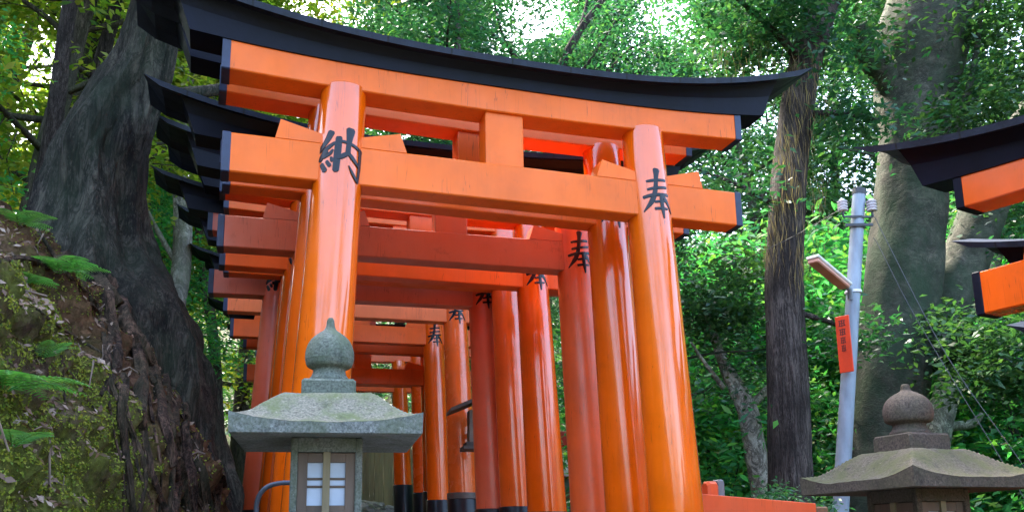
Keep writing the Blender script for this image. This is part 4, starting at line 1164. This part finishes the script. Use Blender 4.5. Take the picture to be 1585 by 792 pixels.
# stones at the foot of the board fence
M['rock'] = stone('mossy_rock', (.22, .22, .2), (.09, .12, .04), .7)
for k_, (px_, py_2, Y_, r_) in enumerate([(572, 783, 20.0, .34), (606, 788, 20.2, .26), (545, 786, 19.6, .36)]):
    c = at(px_, py_2, Y_); bm = bmesh.new(); bmesh.ops.create_icosphere(bm, subdivisions=4, radius=r_)
    for vv in bm.verts:
        k2 = 1 + .35 * mnoise.fractal(vv.co * 4 + Vector((k_ * 9, 0, 0)), .9, 2, 4); vv.co = Vector((vv.co.x * 1.4 * k2, vv.co.y * k2, vv.co.z * .7 * k2))
    me = bpy.data.meshes.new('rock'); bm.to_mesh(me); bm.free(); me.materials.append(M['rock'])
    o = link('rock', me, None, tuple(c - np.array([0, 0, r_ * .4])))
    tag(o, 'mossy grey rock at the far end of the path under the board fence', 'rock', 'rocks under the board fence')

# hut seen through the gap between two right pillars
M['teal'] = simple('faded_teal_boards', (.10, .22, .20), .6, .3, 5, .2)
M['roof_tin'] = simple('pale_grey_tin_roof', (.48, .5, .54), .4, .15, 5, .1)
M['hut_red'] = simple('red_painted_beam', (.5, .03, .02), .5, .25, 6, .1)
hc = at(885, 735, 15.5)
hg = ground_z(hc[0] + .5, 15.8)
hut = empty('hut', (hc[0], 15.5, hg), 'small teal hut with pale grey roof glimpsed between the right pillars', 'hut', .25)
ev = at(870, 728, 15.5)[2] - hg; rt_ = at(870, 695, 15.5)[2] - hg
MB().box(-.6, 1.6, .2, 2.2, 0, ev - .12, .01).build('wall', M['teal'], hut)
MB().box(-.62, 1.62, .17, .199, ev - .55, ev - .35, .005).build('wall_band', M['fence_end'], hut)
MB().loft([[(x, -.1, ev - .10), (x, -.1, ev - .04), (x, 1.3, rt_ + .06), (x, 2.4, ev - .04), (x, 2.4, ev - .10), (x, 1.3, rt_)] for x in (-.8, 1.8)]).build('roof', M['roof_tin'], hut)
MB().box(-.7, 1.7, .9, 1.1, rt_ + .1, rt_ + .42, .01).build('ridge_board', M['hut_red'], hut)

# ------------------------------------------------------------------ ferns on the bank
def fern(px, py, label, nf, L, seed, w=.075, rise=.55, az0=0, span=6.28):
    h = on_bank(px, py)
    if h is None: return
    p, nrm = h
    r_ = random.Random(seed)
    t = empty('fern', tuple(p), label, 'fern', 0, 'ferns growing on the earth bank')
    for k_ in range(nf):
        az = az0 + span * (k_ + r_.uniform(-.3, .3)) / nf
        d = Vector((math.cos(az), math.sin(az), 0)) + nrm * .5
        d.normalize(); ln = L * r_.uniform(.7, 1.15)
        pts = []; q = Vector((0, 0, 0)) - nrm * .02; v_ = d * .75 + Vector((0, 0, rise)); v_.normalize()
        m_ = 17
        for i in range(m_ + 1):
            pts.append(q.copy()); q = q + v_ * ln / m_
            v_ = (v_ + Vector((0, 0, -.075)) + d * .01).normalized()
        mb = MB(); mb.tube(pts[::2], list(np.linspace(.004, .001, len(pts[::2]))), 4)
        for i in range(3, m_):
            u = i / m_; tn = (pts[i + 1] - pts[i]).normalized()
            sd_ = tn.cross(Vector((0, 0, 1))); sd_ = sd_.normalized() if sd_.length > 1e-3 else Vector((1, 0, 0))
            up_ = sd_.cross(tn)
            W = w * L / .5 * math.sin(math.pi * min(1, .18 + u * .82)) ** .8 * 2.0
            for s in (-1, 1):
                di = (sd_ * s + tn * .38 - up_ * .12).normalized()
                e = pts[i] + di * W; hw = ln / m_ * .27
                mid = pts[i] + di * W * .5
                mb.add([pts[i] - tn * hw, mid - tn * hw * .8, e, mid + tn * hw * .8 + up_ * .003, pts[i] + tn * hw], [(0, 1, 2, 3, 4)])
        mb.build('frond', M['fern'], t)
    return t


fern(30, 350, 'fern clump at the left edge just under the leaf litter slope', 8, .30, 1)
fern(70, 335, 'small fern with drooping fronds below the mossy trunk foot', 6, .24, 2)
fern(92, 425, 'wide pale green fern spreading over the roots in the middle of the bank', 9, .36, 3)
fern(40, 440, 'fern at the left edge beside the wide pale green fern', 7, .28, 4)
fern(68, 560, 'small upright young fern on the bank face', 5, .20, 5, rise=1.2)
fern(8, 610, 'large bluish green fern hanging at the lower left edge', 9, .42, 6)
fern(20, 690, 'low fern under the large one at the lower left edge', 6, .28, 7)
fern(6, 292, 'bright broad fern at the left edge near the top of the bank', 7, .30, 8)
fern(118, 345, 'little yellowish fern at the foot of the old trunk', 5, .24, 9)

# ------------------------------------------------------------------ light and camera
SUN_EL, SUN_AZ = R(55), R(-36)          # azimuth clockwise from +Y: beyond the hill on the left
w = bpy.data.worlds.new('World'); scene.world = w; w.use_nodes = True
nt = w.node_tree; nt.nodes.clear()
sky = nt.nodes.new('ShaderNodeTexSky'); sky.sky_type = 'NISHITA'; sky.sun_disc = False
sky.sun_elevation = SUN_EL; sky.sun_rotation = SUN_AZ; sky.dust_density = 4.0; sky.air_density = 1.0; sky.ozone_density = 1.0
bg = nt.nodes.new('ShaderNodeBackground'); bg.inputs[1].default_value = .15
ow = nt.nodes.new('ShaderNodeOutputWorld')
nt.links.new(sky.outputs[0], bg.inputs[0]); nt.links.new(bg.outputs[0], ow.inputs[0])
sl = bpy.data.lights.new('sun', 'SUN'); sl.energy = 2.3; sl.angle = R(8); sl.color = (1.0, .93, .80)
so = bpy.data.objects.new('sun', sl); col.objects.link(so)
dv = Vector((math.sin(SUN_AZ) * math.cos(SUN_EL), math.cos(SUN_AZ) * math.cos(SUN_EL), math.sin(SUN_EL)))
so.rotation_euler = (-dv).to_track_quat('-Z', 'Y').to_euler()
so.location = (0, 0, 40)

cd = bpy.data.cameras.new('camera'); cam = bpy.data.objects.new('camera', cd); col.objects.link(cam)
Mx = Matrix(((_RR[0], _UU[0], -_F[0], 0), (_RR[1], _UU[1], -_F[1], 0), (_RR[2], _UU[2], -_F[2], E), (0, 0, 0, 1)))
cam.matrix_world = Mx
cd.sensor_fit = 'HORIZONTAL'; cd.sensor_width = 36; cd.lens = FPX / 1585 * 36
cd.shift_y = (CYP - 396) / 1585
cd.clip_start = .05; cd.clip_end = 500
scene.camera = cam
vs = scene.view_settings
vs.view_transform = 'Standard'; vs.look = 'None'; vs.gamma = 1; vs.exposure = 3.5; vs.use_curve_mapping = False
scene.render.engine = 'CYCLES'
scene.cycles.max_bounces = 8; scene.cycles.transparent_max_bounces = 8
scene.cycles.use_denoising = True
